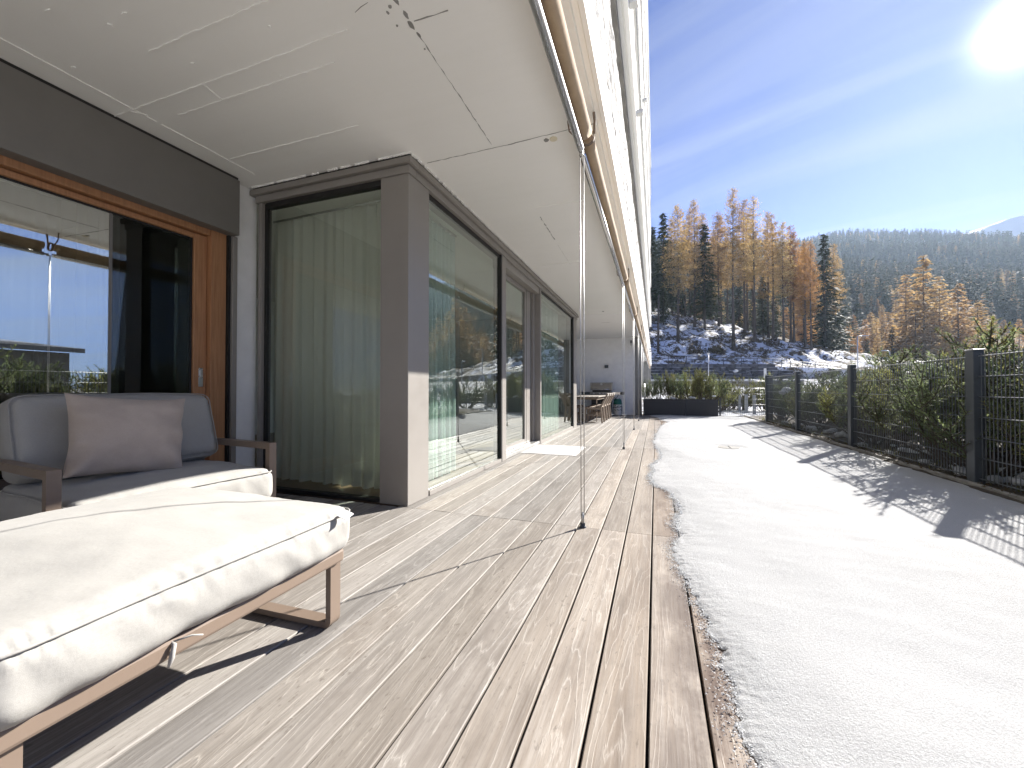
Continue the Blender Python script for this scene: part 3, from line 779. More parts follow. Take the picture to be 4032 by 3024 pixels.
for y in ys2:
    for x in xs2:
        bed.v.append((x, y, -.03 if x < 2.85 else .006 + .03*noise.noise((x*3,y*3,0)) + .012*noise.noise((x*14,y*14,0)) + .05*sstep(3.1,4,x)))
n2 = len(xs2)
for i in range(len(ys2)-1):
    for j in range(n2-1): bed.f.append((i*n2+j,i*n2+j+1,(i+1)*n2+j+1,(i+1)*n2+j)); bed.sm.append(True)
bed.build('soil_bed', M['soil'], kind='structure')
kb = MB()
y = -3.0
while y < 18:
    kb.box(2.965, 3.02, y, y+.985, -.1, .035, .006); y += .99
kb.build('kerb', M['kerb'], kind='structure')
lt = MB()
for k in range(900):
    y = rg.uniform(2, 14); x = 2.95+abs(rg.gauss(0,.16)); r_ = rg.uniform(.006,.022)
    p = Vector((x,y,.03)); a = rg.uniform(0,6.28)
    q = [p+Vector((math.cos(a+t)*r_*s, math.sin(a+t)*r_*s, rg.uniform(0,.02))) for t, s in ((0,1.4),(1.5,.5),(3.1,1.4),(4.6,.5))]
    lt.add(q, [(0,1,2,3)])
lt.build('leaf_litter', M['heath'], kind='stuff')
pth = MB(); pth.box(-.30, 9, 16.6, 46, -.15, -.02); 
path = MB()
for i, y in enumerate(sample_list([(16.3,44,.7)])):
    for x in sample_list([(-.28,9.0,.58)]):
        path.v.append((x, y, .012+.03*noise.noise((x*.8,y*.8,3)) + max(0, terrain(x,y)+.03)*sstep(18,22,y)))
nx = len(sample_list([(-.28,9.0,.58)])); ny_ = len(path.v)//nx
for i in range(ny_-1):
    for j in range(nx-1): path.f.append((i*nx+j,i*nx+j+1,(i+1)*nx+j+1,(i+1)*nx+j)); path.sm.append(True)
path.build('path', M['snow_far'], kind='structure')

# ------------------------------------------------------------------ awnings on the soffit edge
AX, RX, RZ_, BZ = -.485, -.452, 2.752, 2.640
JY = [-1.15, 2.876, 6.82, 10.12, 13.03, 15.9, 19.0, 22.2, 25.6, 29.2, 33, 36.6]
awn_labels = ['rolled beige awning directly overhead nearest the camera with a shiny bottom bar',
  'rolled beige awning beginning at the cable in front of the bay corner post',
  'rolled beige awning in front of the glazed door and doormat', 'rolled beige awning beside the far end of the glass bay',
  'rolled beige awning above the dining chairs', 'rolled beige awning ending at the concrete column of the partition wall']
ra = random.Random(8)
for i, (y0, y1) in enumerate(zip(JY, JY[1:])):
    lab = awn_labels[i] if i < 6 else f'rolled beige awning beyond the partition wall, {("first","second","third","fourth","last")[i-6]} past the column'
    grp = 'awnings along the soffit edge' if i < 6 else 'awnings beyond the partition wall'
    a = thing('awning', (RX, y0, RZ_), lab, 'awning', grp)
    n = 40 if i < 2 else 14
    m = MB(); pts = [(RX+.0007*math.sin(k*.7), y0+.05+(y1-y0-.10)*k/n, RZ_+.0008*math.sin(k*.45+i)) for k in range(n+1)]
    m.tube(pts, [.046+.0005*math.sin(k*1.1)+ra.uniform(-.0006,.0006) for k in range(n+1)], 20); m.build('fabric_roll', M['roll'], a)
    m = MB(); m.tube([(AX, y0+.02, BZ), (AX, y1-.06, BZ)], .0235, 16); m.build('bottom_bar', M['steel'], a)
    m = MB(); m.tube([(AX, y1-.06, BZ), (AX, y1-.02, BZ)], .012, 8); m.box(AX-.014, AX+.014, y1-.035, y1-.012, BZ-.02, BZ+.012, .003); m.build('bar_end', M['zinc'], a)
    m = MB(); m.box(RX-.03, AX-.005, y0+.06, y1-.07, BZ+.018, RZ_-.03)
    m = MB(); m.prism([(AX+.010,BZ+.020),(AX+.014,BZ+.020),(RX-.028,RZ_-.035),(RX-.032,RZ_-.035)], 'y', y0+.06, y1-.07); m.build('fabric_hem', M['roll'], a)
    # bracket: ring round the roll with a strap to the soffit and a little hook
    m = MB()
    ring = [(RX+.052*math.cos(t), y0+.015, RZ_+.052*math.sin(t)) for t in [math.pi*2*k/20 for k in range(21)]]
    m.bar(ring, .022, .006, (0,1,0))
    m.tube([(RX+.05,y0+.015,RZ_+.02),(RX+.055,y0+.01,2.86),(RX+.05,y0,2.915)], .009, 6)
    m.tube([(RX-.05,y0+.02,RZ_+.01),(RX-.10,y0+.03,RZ_+.05),(RX-.13,y0+.03,RZ_+.085),(RX-.14,y0+.03,2.915)], .006, 6)
    m.build('bracket', M['rust'], a)
    if i < 5 or i == 5:
        m = MB(); m.tube([(AX+.011, y0+.008, BZ), (AX+.009, y0+.008, .085)], .0032, 6)
        cb = m.build('guide_cable', M['zinc'], a)
        m = MB(); m.lathe([(.006,.0),(.012,.002),(.012,.075),(.007,.082),(.0045,.095)], (AX, y0+.0, .012), 14); m.build('turnbuckle', M['zinc'], cb)
        m = MB(); m.lathe([(.024,.0),(.024,.006),(.015,.012),(.0135,.030)], (AX, y0, .001), 16); m.box(AX-.017, AX+.017, y0-.010, y0+.010, .012, .035, .003); m.build('cable_foot', M['anthracite'], cb)
        m = MB(); m.tube([(AX-.012, y1-.012, BZ), (AX-.009, y1-.012, .085)], .0032, 6); m.build('guide_cable', M['zinc'], a)

# ------------------------------------------------------------------ cushions
def cushion(sx, sy, sz, r, dome, seed, wr=.006, n=(70,70,14), bulge=.012, sag=0.0, seam=True):
    """Upholstered pad centred on its base, corner radius r, domed top, gathered seam round the upper edge."""
    hx, hy, hz = sx/2, sy/2, sz/2
    bm = bmesh.new(); vm = {}
    def P(x, y, z):
        q = Vector((x*hx, y*hy, z*hz))
        inn = Vector((max(-hx+r, min(hx-r, q.x)), max(-hy+r, min(hy-r, q.y)), max(-hz+r, min(hz-r, q.z))))
        d = q-inn
        nn = d.normalized() if d.length > 1e-9 else Vector((0,0,1 if z > 0 else -1))
        return inn+nn*r, nn
    zs = hz - r*.35
    def shape(p, nn):
        X, Y, Z = p.x/hx, p.y/hy, p.z/hz
        up = max(0, nn.z); side = math.sqrt(max(0, 1-nn.z*nn.z))
        q = p.copy()
        fx, fy = max(0, 1-X*X), max(0, 1-Y*Y)
        if nn.z > 0: q.z += dome*(fx**.7)*(fy**.7)*up
        q += Vector((nn.x, nn.y, 0))*bulge*(1-Z*Z)*min(1, fx+fy+.3)
        per = math.atan2(Y, X)
        t = (p.x if abs(Y) > abs(X) else p.y)
        ds = (p.z-zs) if side > .5 else r*.5+min(hx-abs(p.x), hy-abs(p.y))
        if seam:
            w = math.exp(-(abs(ds)/(.055 if ds > 0 else .045))**1.3)
            g = (.32-abs(noise.noise((t*30+seed*3+ds*9, per*2+ds*4, seed))))*1.25 + noise.noise((t*80, seed, per*2))*.25
            q += nn*(wr*g*w)
            q -= nn*(.006*math.exp(-((p.z-zs)/.006)**2) if side > .3 else 0)
        q += nn*(.010*noise.noise((p.x*3.2+seed, p.y*3.2, p.z*4)) + .003*noise.noise((p.x*11, p.y*11+seed, p.z*11)))
        if nn.z < .2:
            q += nn*(wr*.75*noise.noise((t*13+seed+p.z*9, p.z*7, per*2))*(1 if side > .3 else .3))
        if sag: q.z -= sag*(1-fx*fy) * (.5+.5*Z)
        return q
    def face(ax, s):
        a, b = [(1,2),(2,0),(0,1)][ax]
        na, nb = n[a], n[b]
        def cc(k, m_): 
            u = -1+2*k/m_
            return math.copysign(1-(1-abs(u))**1.35, u) if m_ > 20 else u
        idx = {}
        for i in range(na+1):
            for j in range(nb+1):
                c = [0,0,0]; c[ax] = s; c[a] = cc(i,na); c[b] = cc(j,nb)
                p, nn = P(*c); idx[i,j] = bm.verts.new(shape(p, nn))
        for i in range(na):
            for j in range(nb):
                f = (idx[i,j], idx[i+1,j], idx[i+1,j+1], idx[i,j+1])
                bm.faces.new(f if s > 0 else f[::-1])
    for ax in range(3):
        for s in (-1,1): face(ax, s)
    bmesh.ops.remove_doubles(bm, verts=bm.verts, dist=.0006)
    for v in bm.verts: v.co.z += hz
    m = MB(); bm.verts.index_update()
    m.add([v.co[:] for v in bm.verts], [tuple(v.index for v in f.verts) for f in bm.faces], True)
    bm.free()
    # piping loop
    pp = MB(); loop = []
    for k in range(161):
        t = math.pi + 2*math.pi*k/160
        x, y = math.cos(t), math.sin(t)
        e = 1/max(abs(x), abs(y)); c = Vector((x*e, y*e, 0))
        p, nn = P(c.x, c.y, 0)
        p.z = zs; q = p + Vector((nn.x, nn.y, 0))*(bulge*(1-(zs/hz)**2) - .0045)
        q += nn*(.010*noise.noise((p.x*3.2+seed, p.y*3.2, p.z*4)))
        if sag: q.z -= sag*(1-max(0,1-(p.x/hx)**2)*max(0,1-(p.y/hy)**2))*(.5+.5*zs/hz)
        loop.append((q.x, q.y, q.z+hz))
    pp.tube(loop, .0035, 6, cap=False)
    return m, pp

# ------------------------------------------------------------------ lounge armchair
ch = thing('lounge_armchair', (-2.62, 1.60, 0), 'wide lounge armchair with cream cushions and a brown metal frame against the sliding door', 'armchair', rz=R(-5.5))
# local: +x towards the front edge, y along the seat
FW, FH, BW = .525, .600, .050                      # half width, arm height, bar width
for s in (-1, 1):
    m = MB(); m.bar([(-.78, s*FW, .02), (-.78, s*FW, FH-.022), (.06, s*FW, FH-.022), (.06, s*FW, .006), ], .050, .042, (0,1,0))
    m.build('arm_frame', M['frame'], ch, local=True)
m = MB()
m.box(.035,.075, -FW+.03, FW-.03, .17, .225, .004); m.box(-.80,-.76, -FW+.03, FW-.03, .17,.225,.004)
m.box(-.76,.03, -FW+.03,-FW+.07,.17,.22,.004); m.box(-.76,.03, FW-.07,FW-.03,.17,.22,.004)
m.build('seat_frame', M['frame'], ch, local=True)
m = MB(); m.box(-.83,-.79,-FW,FW,.40,.46,.004); m.box(-.83,-.79,-FW,FW,.62,.67,.004)
for k in range(5): m.box(-.815,-.80,-FW+.1+k*.21,-FW+.13+k*.21,.20,.66,.003)
m.build('back_frame', M['frame'], ch, local=True)
m = MB()
for k in range(7): m.box(-.75,.03,-FW+.10+k*.133,-FW+.14+k*.133,.205,.222,.003)
m.build('seat_slats', M['frame'], ch, local=True, kind='stuff')
cm, pm_ = cushion(.93, .985, .215, .055, .035, 2, .007, (64,64,14), .018)
cs = cm.build('seat_cushion', M['cushion'], ch, local=True); cs.location = (-.315, 0, .222)
pm_.build('piping', M['piping'], cs, local=True)
cm, pm_ = cushion(.46, .985, .22, .06, .03, 6, .006, (40,64,14), .02)
cb_ = cm.build('back_cushion', M['cushion'], ch, local=True); cb_.location = (-.60, 0, .40); cb_.rotation_euler = (0, R(73), 0)
cb_.location = (-.70, 0, .665)
pm_.build('piping', M['piping'], cb_, local=True)
for v in (cb_,): v.location = (-.735, 0, .655)

# throw pillow leaning on the back cushion
def pillow(w, h, t, seed):
    m = MB(); N = 44; rows = []
    for sgn in (1, -1):
        base = len(m.v)
        for i in range(N+1):
            for j in range(N+1):
                u, v = -1+2*i/N, -1+2*j/N
                k = max(0,(1-abs(u)**2.3))**.55 * max(0,(1-abs(v)**2.3))**.55
                pin = 1 - .055*(1-v*v)*0 
                x = u*w/2*(1-.075*(1-v*v)*abs(u)**3) ; y = v*h/2*(1-.085*(1-u*u)*abs(v)**3)
                fold = .020*math.sin(9*v+2.2*u+1.5*noise.noise((u*1.5,v*1.5,seed)))*(abs(u)**1.6)*k**.3 \
                     + .020*math.sin(7*u*u+6*v+2)*max(0,-v)*(.4+abs(u))
                z = sgn*(t/2*k + (fold*(1-.3*abs(v)) if sgn > 0 else 0) + .004*noise.noise((u*5,v*5,seed+sgn))*k)
                m.v.append((x, y, z + .02*u*v + .018*u*u))
        for i in range(N):
            for j in range(N):
                f = (base+i*(N+1)+j, base+(i+1)*(N+1)+j, base+(i+1)*(N+1)+j+1, base+i*(N+1)+j+1)
                m.f.append(f if sgn > 0 else f[::-1]); m.sm.append(True)
    return m
pl = thing('throw_pillow', (-2.93, 1.50, .47), 'taupe linen throw pillow leaning against the back of the lounge armchair', 'pillow')
body = pillow(.55, .48, .25, 3).build('pillow_cover', M['pillow'], pl, local=True)
# local x -> world y (sideways), local y -> up, local z -> towards the viewer
body.matrix_local = Matrix.Translation((-.03,.04,.225)) @ Matrix.Rotation(R(-8),4,'Z') @ Matrix.Rotation(R(-17),4,'Y') @ Matrix(((0,0,1,0),(1,0,0,0),(0,1,0,0),(0,0,0,1))) @ Matrix.Rotation(R(-6),4,'Z')
m = MB(); m.box(.225,.252,-.215,-.211,-.022,.004)
pt = m.build('care_tag', M['tagcloth'], body, local=True)

# ------------------------------------------------------------------ ottoman in the foreground
ot = thing('ottoman', (-1.72, .875, 0), 'large square ottoman with thick cream cushion on a brown sled frame', 'ottoman', rz=R(1.5))
OW = .515
for s in (-1, 1):
    m = MB()
    y = s*.455
    rr = .022; zt, xb = .292, .485
    arc = lambda cx, cz, a0, a1: [(cx+rr*math.cos(a0+(a1-a0)*k/5), y, cz+rr*math.sin(a0+(a1-a0)*k/5)) for k in range(6)]
    pts = [(-xb, y, zt), (-xb, y, .016+rr)] + arc(-xb+rr, .016+rr, math.pi, 1.5*math.pi)[1:] + arc(xb-rr, .016+rr, -.5*math.pi, 0) + [(xb, y, zt)]
    m.bar(pts, .055, .024, (0,1,0))
    m.build('leg_loop', M['frame'], ot, local=True)
m = MB()
for s in (-1, 1): m.box(s*.473, s*.517, -.483, .483, .262, .314, .010)
for s in (-1, 1): m.box(-.471, .471, s*.440, s*.482, .264, .312, .008)
m.build('top_frame', M['frame'], ot, local=True)
m = MB()
for k in range(7): m.box(-.470,.470,-.40+k*.125,-.36+k*.125,.288,.303)
m.build('slats', M['frame'], ot, local=True, kind='stuff')
cm, pm_ = cushion(1.09, 1.04, .200, .062, .040, 9, .0085, (110,120,26), .014, sag=.022)
oc = cm.build('seat_cushion', M['cushion'], ot, local=True); oc.location = (0, 0, .306)
pm_.build('piping', M['piping'], oc, local=True)
m = MB(); m.add([(.553,.40,.168),(.553,.445,.178),(.590,.447,.166),(.590,.402,.156),(.553,.40,.165),(.553,.445,.175),(.590,.447,.163),(.590,.402,.153)], [(0,1,2,3),(7,6,5,4),(0,4,5,1),(1,5,6,2),(2,6,7,3),(3,7,4,0)])
m.build('care_tag', M['tagcloth'], oc, local=True)
m = MB(); m.tube([(.49,-.16,.312),(.524,-.165,.300),(.530,-.175,.272),(.526,-.18,.25)], [.004,.006,.007,.003], 6); m.tube([(.515,-.165,.305),(.545,-.135,.312),(.550,-.11,.300)], .0025, 5)
m.build('tie_cord', M['piping'], ot, local=True)

# ------------------------------------------------------------------ doormat
m = MB(); N = 26
for i in range(N+1):
    for j in range(N+1):
        u, v = i/N, j/N
        e = 0 if i in (0,N) or j in (0,N) else 1
        m.v.append((-1.945+.85*u, 5.88+.96*v, .003+e*(.010+.004*noise.noise((u*4,v*4,1))) + .012*max(0,noise.noise((u*2+3,v*2,2)))*e))
for i in range(N):
    for j in range(N): m.f.append((i*(N+1)+j,(i+1)*(N+1)+j,(i+1)*(N+1)+j+1,i*(N+1)+j+1)); m.sm.append(True)
dm = thing('doormat', (-1.52, 6.36, 0), 'pale doormat lying on the deck in front of the glazed door', 'doormat')
m.build('mat_pad', M['mat'], dm)

# ------------------------------------------------------------------ curtains
def curtain(name, pts, z0, z1, mat, label, pitch, amp, seed, hem=True):
    """Pleated hanging along the polyline pts[0]->pts[1]."""
    (x0,y0),(x1,y1) = pts; L = math.hypot(x1-x0,y1-y0); tx, ty = (x1-x0)/L, (y1-y0)/L
    n = int(L/.008); r_ = random.Random(seed)
    ph = 0; off = []
    for k in range(n+1):
        ph += 2*math.pi*.008/pitch*(1+.55*noise.noise((k*.022, seed, 0)))
        off.append(ph)
    root = thing(name, (x0,y0,z1), label, 'curtain')
    def sheet(za, zb, nz, d=0.0):
        m = MB()
        for side in (0, 1):
            b = len(m.v)
            for i in range(nz+1):
                z = za+(zb-za)*i/nz; f = (z1-z)/(z1-z0)
                for k in range(n+1):
                    a = amp*(.45+.55*f)*(math.sin(off[k]) + .25*math.sin(2.3*off[k]+seed)) + .02*f*noise.noise((k*.03, f*2, seed))
                    s_ = .008*k + .35*amp*f*math.sin(off[k]*.5+seed)
                    a += d + side*.0015
                    m.v.append((x0+tx*s_-ty*a, y0+ty*s_+tx*a, z + (.012*math.sin(off[k]*.5) if i == 0 and za == z0 else 0)))
            for i in range(nz):
                for k in range(n):
                    f4 = (b+i*(n+1)+k, b+i*(n+1)+k+1, b+(i+1)*(n+1)+k+1, b+(i+1)*(n+1)+k)
                    m.f.append(f4 if side else f4[::-1]); m.sm.append(True)
        return m
    sheet(z0, z1, 10).build('curtain_cloth', mat, root)
    if hem: sheet(z0, z0+.17, 2, -.002).build('hem', mat, root)
    m = MB(); m.tube([(x0,y0,z1+.02),(x1,y1,z1+.02)], .012, 6); m.build('curtain_rail', M['zinc'], root)
    return root
curtain('curtain', [(-3.86,3.27),(-2.26,3.22)], .03, 2.74, M['sheer'], 'grey green sheer curtain hanging behind the front pane of the bay', .135, .034, 1)
curtain('curtain', [(-2.22,3.36),(-2.20,4.28)], .03, 2.74, M['sheer_light'], 'pale sheer curtain behind the first side pane next to the corner post', .10, .03, 2)
curtain('curtain', [(-2.22,8.05),(-2.20,9.55)], .03, 2.74, M['sheer_light'], 'pale sheer curtain behind the last side pane of the bay', .10, .03, 3)
curtain('curtain', [(-4.10,1.80),(-4.10,2.06)], .02, 2.4, M['drape'], 'dark grey drape gathered behind the middle of the sliding door', .07, .03, 4, False)
curtain('curtain', [(-4.25,-1.6),(-4.25,1.78)], .02, 2.4, M['drape'], 'grey curtain drawn behind the mirrored leaf of the sliding door', .13, .03, 5, False)

# ------------------------------------------------------------------ dining table and chairs
tb = thing('dining_table', (-2.0, 13.0, 0), 'long outdoor dining table with thin metal legs in front of the grill', 'table')
m = MB()
for k in range(7): m.box(-2.44+k*.132, -2.44+k*.132+.126, 11.76, 14.3, .732, .757, .004)
m.build('tabletop', M['tabletop'], tb)
m = MB(); m.box(-2.36,-1.58, 11.9, 14.2, .66, .728); m.build('apron', M['teak'], tb)
for y in (11.80, 14.22):
    m = MB(); rr = .05
    arc = lambda cx, cz, a0: [(cx+rr*math.cos(a0+k*math.pi/12), y, cz+rr*math.sin(a0+k*math.pi/12)) for k in range(7)]
    pts = [(-2.35, y, .72)] + [(-2.35, y, .015+rr)] + arc(-2.35+rr, .015+rr, math.pi) + arc(-1.585-rr, .015+rr, -math.pi/2) + arc(-1.585-rr, .72-rr, 0) + [(-2.35, y, .72)]
    m.bar(pts, .06, .014, (0,1,0)); m.build('leg', M['frame'], tb)
def make_chair():
    """Slatted teak armless chair; local -x is the front, back at +x."""
    c = thing('dining_chair', (0,0,0), None, 'chair', 'chairs at the dining table')
    for s in (-1, 1):
        y = s*.235
        m = MB(); m.bar([(.02,y,0),(-.02,y,.44),(.03,y,.56),(.17,y,.83)], .034, .045, (0,1,0)); m.build('leg', M['teak'], c, local=True)
        m = MB(); m.bar([(-.47,y,0),(-.44,y,.45)], .036, .045, (0,1,0)); m.build('leg', M['teak'], c, local=True)
        m = MB(); m.bar([(-.44,y,.415),(-.03,y,.40)], .028, .05, (0,1,0)); m.bar([(-.45,y,.22),(-.01,y,.20)], .022, .03, (0,1,0)); m.build('side_rail', M['teak'], c, local=True)
    for k in range(6):
        m = MB(); m.box(-.47+k*.078, -.405+k*.078, -.25, .25, .438, .456, .004); m.build('slat', M['teak'], c, local=True)
    m = MB(); m.bar([(.155,-.25,.80),(.155,.25,.80)], .022, .075, (1,0,-.3)); m.build('top_rail', M['teak_sunlit'], c, local=True)
    for k in range(5):
        y = -.16+k*.08
        m = MB(); m.bar([(-.005,y,.47),(.035,y,.565),(.150,y,.80)], .045, .013, (0,1,0)); m.build('back_slat', M['teak'], c, local=True)
    m = MB(); m.bar([(0,-.25,.47),(0,.25,.47)], .02, .04, (1,0,0)); m.build('back_rail', M['teak'], c, local=True)
    return c
c0 = make_chair()
labs = ['slatted teak dining chair nearest the camera, tucked under the table corner', 'second teak dining chair from the near table end, facing the wall side',
        'third teak dining chair from the near table end, facing the wall side', 'teak dining chair at the far table end closest to the gas bottle',
        'teak dining chair half hidden behind the end post of the bay', 'teak dining chair across the table, second behind the bay end post']
for k, (x, y, rz) in enumerate(((-1.45,12.02,0),(-1.455,12.70,0),(-1.46,13.36,0),(-1.455,13.95,0),(-2.62,12.1,180),(-2.62,12.9,180))):
    c = c0 if k == 0 else copy_tree(c0)
    c.location = (x, y, .002); c.rotation_euler = (0,0,R(rz)); c['label'] = labs[k]

# ------------------------------------------------------------------ gas grill, bottle, wall lamp
GY = YP-.55
gr = thing('gas_grill', (-1.89, GY, 0), 'stainless steel gas grill with closed lid standing against the white partition wall', 'grill')
m = MB(); pr = [(GY-.27,.925),(GY-.26,.99),(GY-.235,1.08),(GY-.19,1.16),(GY-.12,1.205),(GY+.12,1.21),(GY+.22,1.15),(GY+.25,.925)]
m.prism(pr, 'x', -2.24, -1.52); lid = m.build('lid', M['grill_steel'], gr)
for x0, x1 in ((-2.285,-2.243),(-1.517,-1.475)):
    m = MB(); m.prism([(y-.0 if y > GY else y-.008, z+(.008 if z > .93 else 0)) for y, z in pr], 'x', x0, x1); m.build('lid_side', M['zinc'], lid)
m = MB(); m.tube([(-2.18,GY-.32,.955),(-1.58,GY-.32,.955)], .014, 10); m.tube([(-2.14,GY-.32,.955),(-2.14,GY-.262,.955)], .010, 6); m.tube([(-1.62,GY-.32,.955),(-1.62,GY-.262,.955)], .010, 6); m.build('handle', M['steel'], lid)
m = MB(); m.lathe([(.046,0),(.046,.012),(.036,.018)], (0,0,0), 20)
th_ = m.build('thermometer', M['steel'], lid, local=True); th_.location = Vector((-1.88,GY-.222,1.135))-wloc(lid); th_.rotation_euler = (R(62),0,0)
m = MB(); m.box(-2.20,-1.55,GY-.25,GY+.22,.86,.922,.006); m.build('firebox', M['grill_black'], gr)
m = MB(); m.box(-2.285,-1.475,GY-.30,GY+.22,.745,.857,.008); cp = m.build('control_panel', M['grill_steel'], gr)
for x in (-2.14,-1.93,-1.90+.10,-1.62):
    m = MB(); m.lathe([(.036,0),(.034,.018),(.024,.022),(.022,.040)], (0,0,0), 16); k_ = m.build('knob', M['steel'], cp, local=True); k_.location = Vector((x,GY-.301,.80))-wloc(cp); k_.rotation_euler = (R(90),0,0)
m = MB(); m.box(-1.472,-1.20,GY-.26,GY+.18,.765,.86,.006); sh = m.build('side_shelf', M['steel'], gr)
m = MB(); m.box(-1.198,-1.09,GY-.27,GY+.19,.755,.868,.012); m.build('shelf_end', M['anthracite'], sh)
m = MB(); m.box(-2.56,-2.288,GY-.26,GY+.18,.765,.86,.006); sh = m.build('side_shelf', M['anthracite'], gr)
m = MB(); m.box(-2.66,-2.562,GY-.27,GY+.19,.755,.868,.012); m.build('shelf_end', M['grill_black'], sh)
m = MB(); m.box(-2.24,-1.52,GY-.22,GY+.20,.10,.742,.006); m.build('cabinet', M['grill_black'], gr)
for s in (-1,1):
    m = MB(); m.box(-1.88+s*.19-.17,-1.88+s*.19+.17,GY-.245,GY-.222,.14,.72,.006); m.build('cabinet_door', M['grill_black'], gr)
for x in (-2.18,-1.58):
    for y in (GY-.16,GY+.14):
        m = MB(); m.tube([(x-.02,y,.05),(x+.02,y,.05)], .05, 14); m.build('wheel', M['black'], gr)
m = MB(); m.tube([(-1.46,GY-.1,.76),(-1.44,GY-.12,.66),(-1.36,GY-.13,.63),(-1.30,GY-.1,.70),(-1.29,GY-.08,.77)], .008, 6); m.build('gas_hose', M['black'], gr)

gb = thing('gas_bottle', (-1.315, GY-.02, 0), 'white gas bottle with a green shroud beside the grill', 'gas bottle')
m = MB(); m.lathe([(.10,.0),(.145,.012),(.155,.06),(.155,.36),(.150,.40)], (-1.315,GY-.02,.0), 28); bd = m.build('body', M['bottle'], gb)
for row, z0 in ((0,.235),(1,.325)):
    for k in range(7):
        a = -math.pi/2 + (k-3)*.42
        def cp_(an, z): return (-1.315+.1565*math.cos(an), GY-.02+.1565*math.sin(an), z)
        m = MB(); dz = .055*(1 if row else -1)
        m.add([cp_(a-.15, z0+ (0 if k%2 else dz)), cp_(a+.15, z0+(0 if k%2 else dz)), cp_(a+.12*(1 if k%2 else -1), z0+(dz if k%2 else 0))] +
              [tuple(Vector(p)+Vector((0,.004,0))) for p in (cp_(a-.15, z0+(0 if k%2 else dz)), cp_(a+.15, z0+(0 if k%2 else dz)), cp_(a+.12*(1 if k%2 else -1), z0+(dz if k%2 else 0)))], [(0,1,2),(5,4,3),(0,3,4,1),(1,4,5,2),(2,5,3,0)])
        m.build('vent_cutout', M['green'], bd)
m = MB(); m.lathe([(.157,.402),(.156,.44),(.135,.55),(.118,.60),(.10,.604)], (-1.315,GY-.02,0), 28); sh = m.build('shroud', M['green'], gb)
m = MB(); m.box(-1.40,-1.36,GY-.06,GY+.0,.60,.63,.006); m.box(-1.27,-1.24,GY-.06,GY,.60,.625,.006); m.build('shroud_lug', M['green'], sh)
m = MB(); m.bar([(-1.315+.162*math.cos(a), GY-.02+.162*math.sin(a), .305+.02*math.cos(a)) for a in [math.pi*(.9+1.2*k/16) for k in range(17)]], .022, .008, (0,0,1)); m.tube([(-1.155,GY-.06,.31),(-1.158,GY-.08,.0)], .010, 6); m.build('holder', M['black'], gb)

wl = thing('wall_lamp', (-1.76, YP, 1.82), 'small dark cube wall lamp above the grill', 'lamp')
m = MB(); m.box(-1.83,-1.70,YP-.115,YP-.012,1.775,1.885,.006); m.build('lamp_body', M['anthracite'], wl)
m = MB(); m.box(-1.81,-1.72,YP-.0115,YP-.0005,1.79,1.87,.002); m.build('wall_plate', M['zinc'], wl)

# ------------------------------------------------------------------ wire mesh fence
FX = 3.06
PY = [-2.78, -.03, 2.72, 5.47, 8.22, 10.95, 13.66]
fc = thing('mesh_fence', (FX, 5.47, 0), 'long anthracite double-wire mesh fence with square posts along the snowy lawn', 'fence')
def fence_post(root, x, y, h=1.36, w=.085, d=.115):
    m = MB(); m.box(x-w/2, x+w/2, y-d/2, y+d/2, -.12, h, .004); p = m.build('fence_post', M['anthracite'], root)
    m = MB(); m.box(x-w/2-.006, x+w/2+.006, y-d/2-.006, y+d/2+.006, h+.001, h+.014, .004); m.build('post_cap', M['zinc'], p)
    return p
def mesh_panel(root, p0, p1, z0, z1, pitch=.05, off=.0):
    """Vertical wires as one panel, each pair of horizontal wires its own piece."""
    (x0,y0),(x1,y1) = p0, p1; L = math.hypot(x1-x0,y1-y0); tx, ty = (x1-x0)/L, (y1-y0)/L
    m = MB(); n = int(L/pitch)
    for k in range(n+1):
        t = (k+.5)*L/(n+1); x, y = x0+tx*t, y0+ty*t
        m.tube([(x,y,z0),(x,y,z1+.025)], .0040, 4, cap=False, smooth=False)
    pan = m.build('mesh_panel', M['wire'], root, kind='stuff')
    nz = int((z1-z0)/.2+.5)
    for k in range(nz+1):
        z = z0+.02+(z1-z0-.02)*k/nz
        m = MB()
        for s in (-1,1): m.tube([(x0-ty*s*.0075, y0+tx*s*.0075, z),(x1-ty*s*.0075, y1+tx*s*.0075, z)], .0045, 6)
        m.build('horizontal_wire', M['zinc'] if k == nz else M['wire'], pan)
for y in PY: fence_post(fc, FX, y)
for a, b in zip(PY, PY[1:]): mesh_panel(fc, (FX, a+.065), (FX, b-.065), .055, 1.30)
gt = thing('garden_gate', (2.6, 16.05, 0), 'low mesh gate between the black planter and the last fence post', 'gate')
m = MB(); m.box(2.12,2.17,16.02,16.07,-.1,.66,.004); m.build('gate_post', M['anthracite'], gt)
fence_post(gt, 3.27, 14.15); fence_post(gt, 3.62, 14.55)
mesh_panel(gt, (2.18,16.05),(3.62,16.0), .05, .98, .06)
m = MB(); m.tube([(2.17,16.05,.55),(2.17,16.05,.60)], .012, 6)
mesh_panel(gt, (2.4,16.06),(3.62,16.02), 1.0, 1.24, .06)

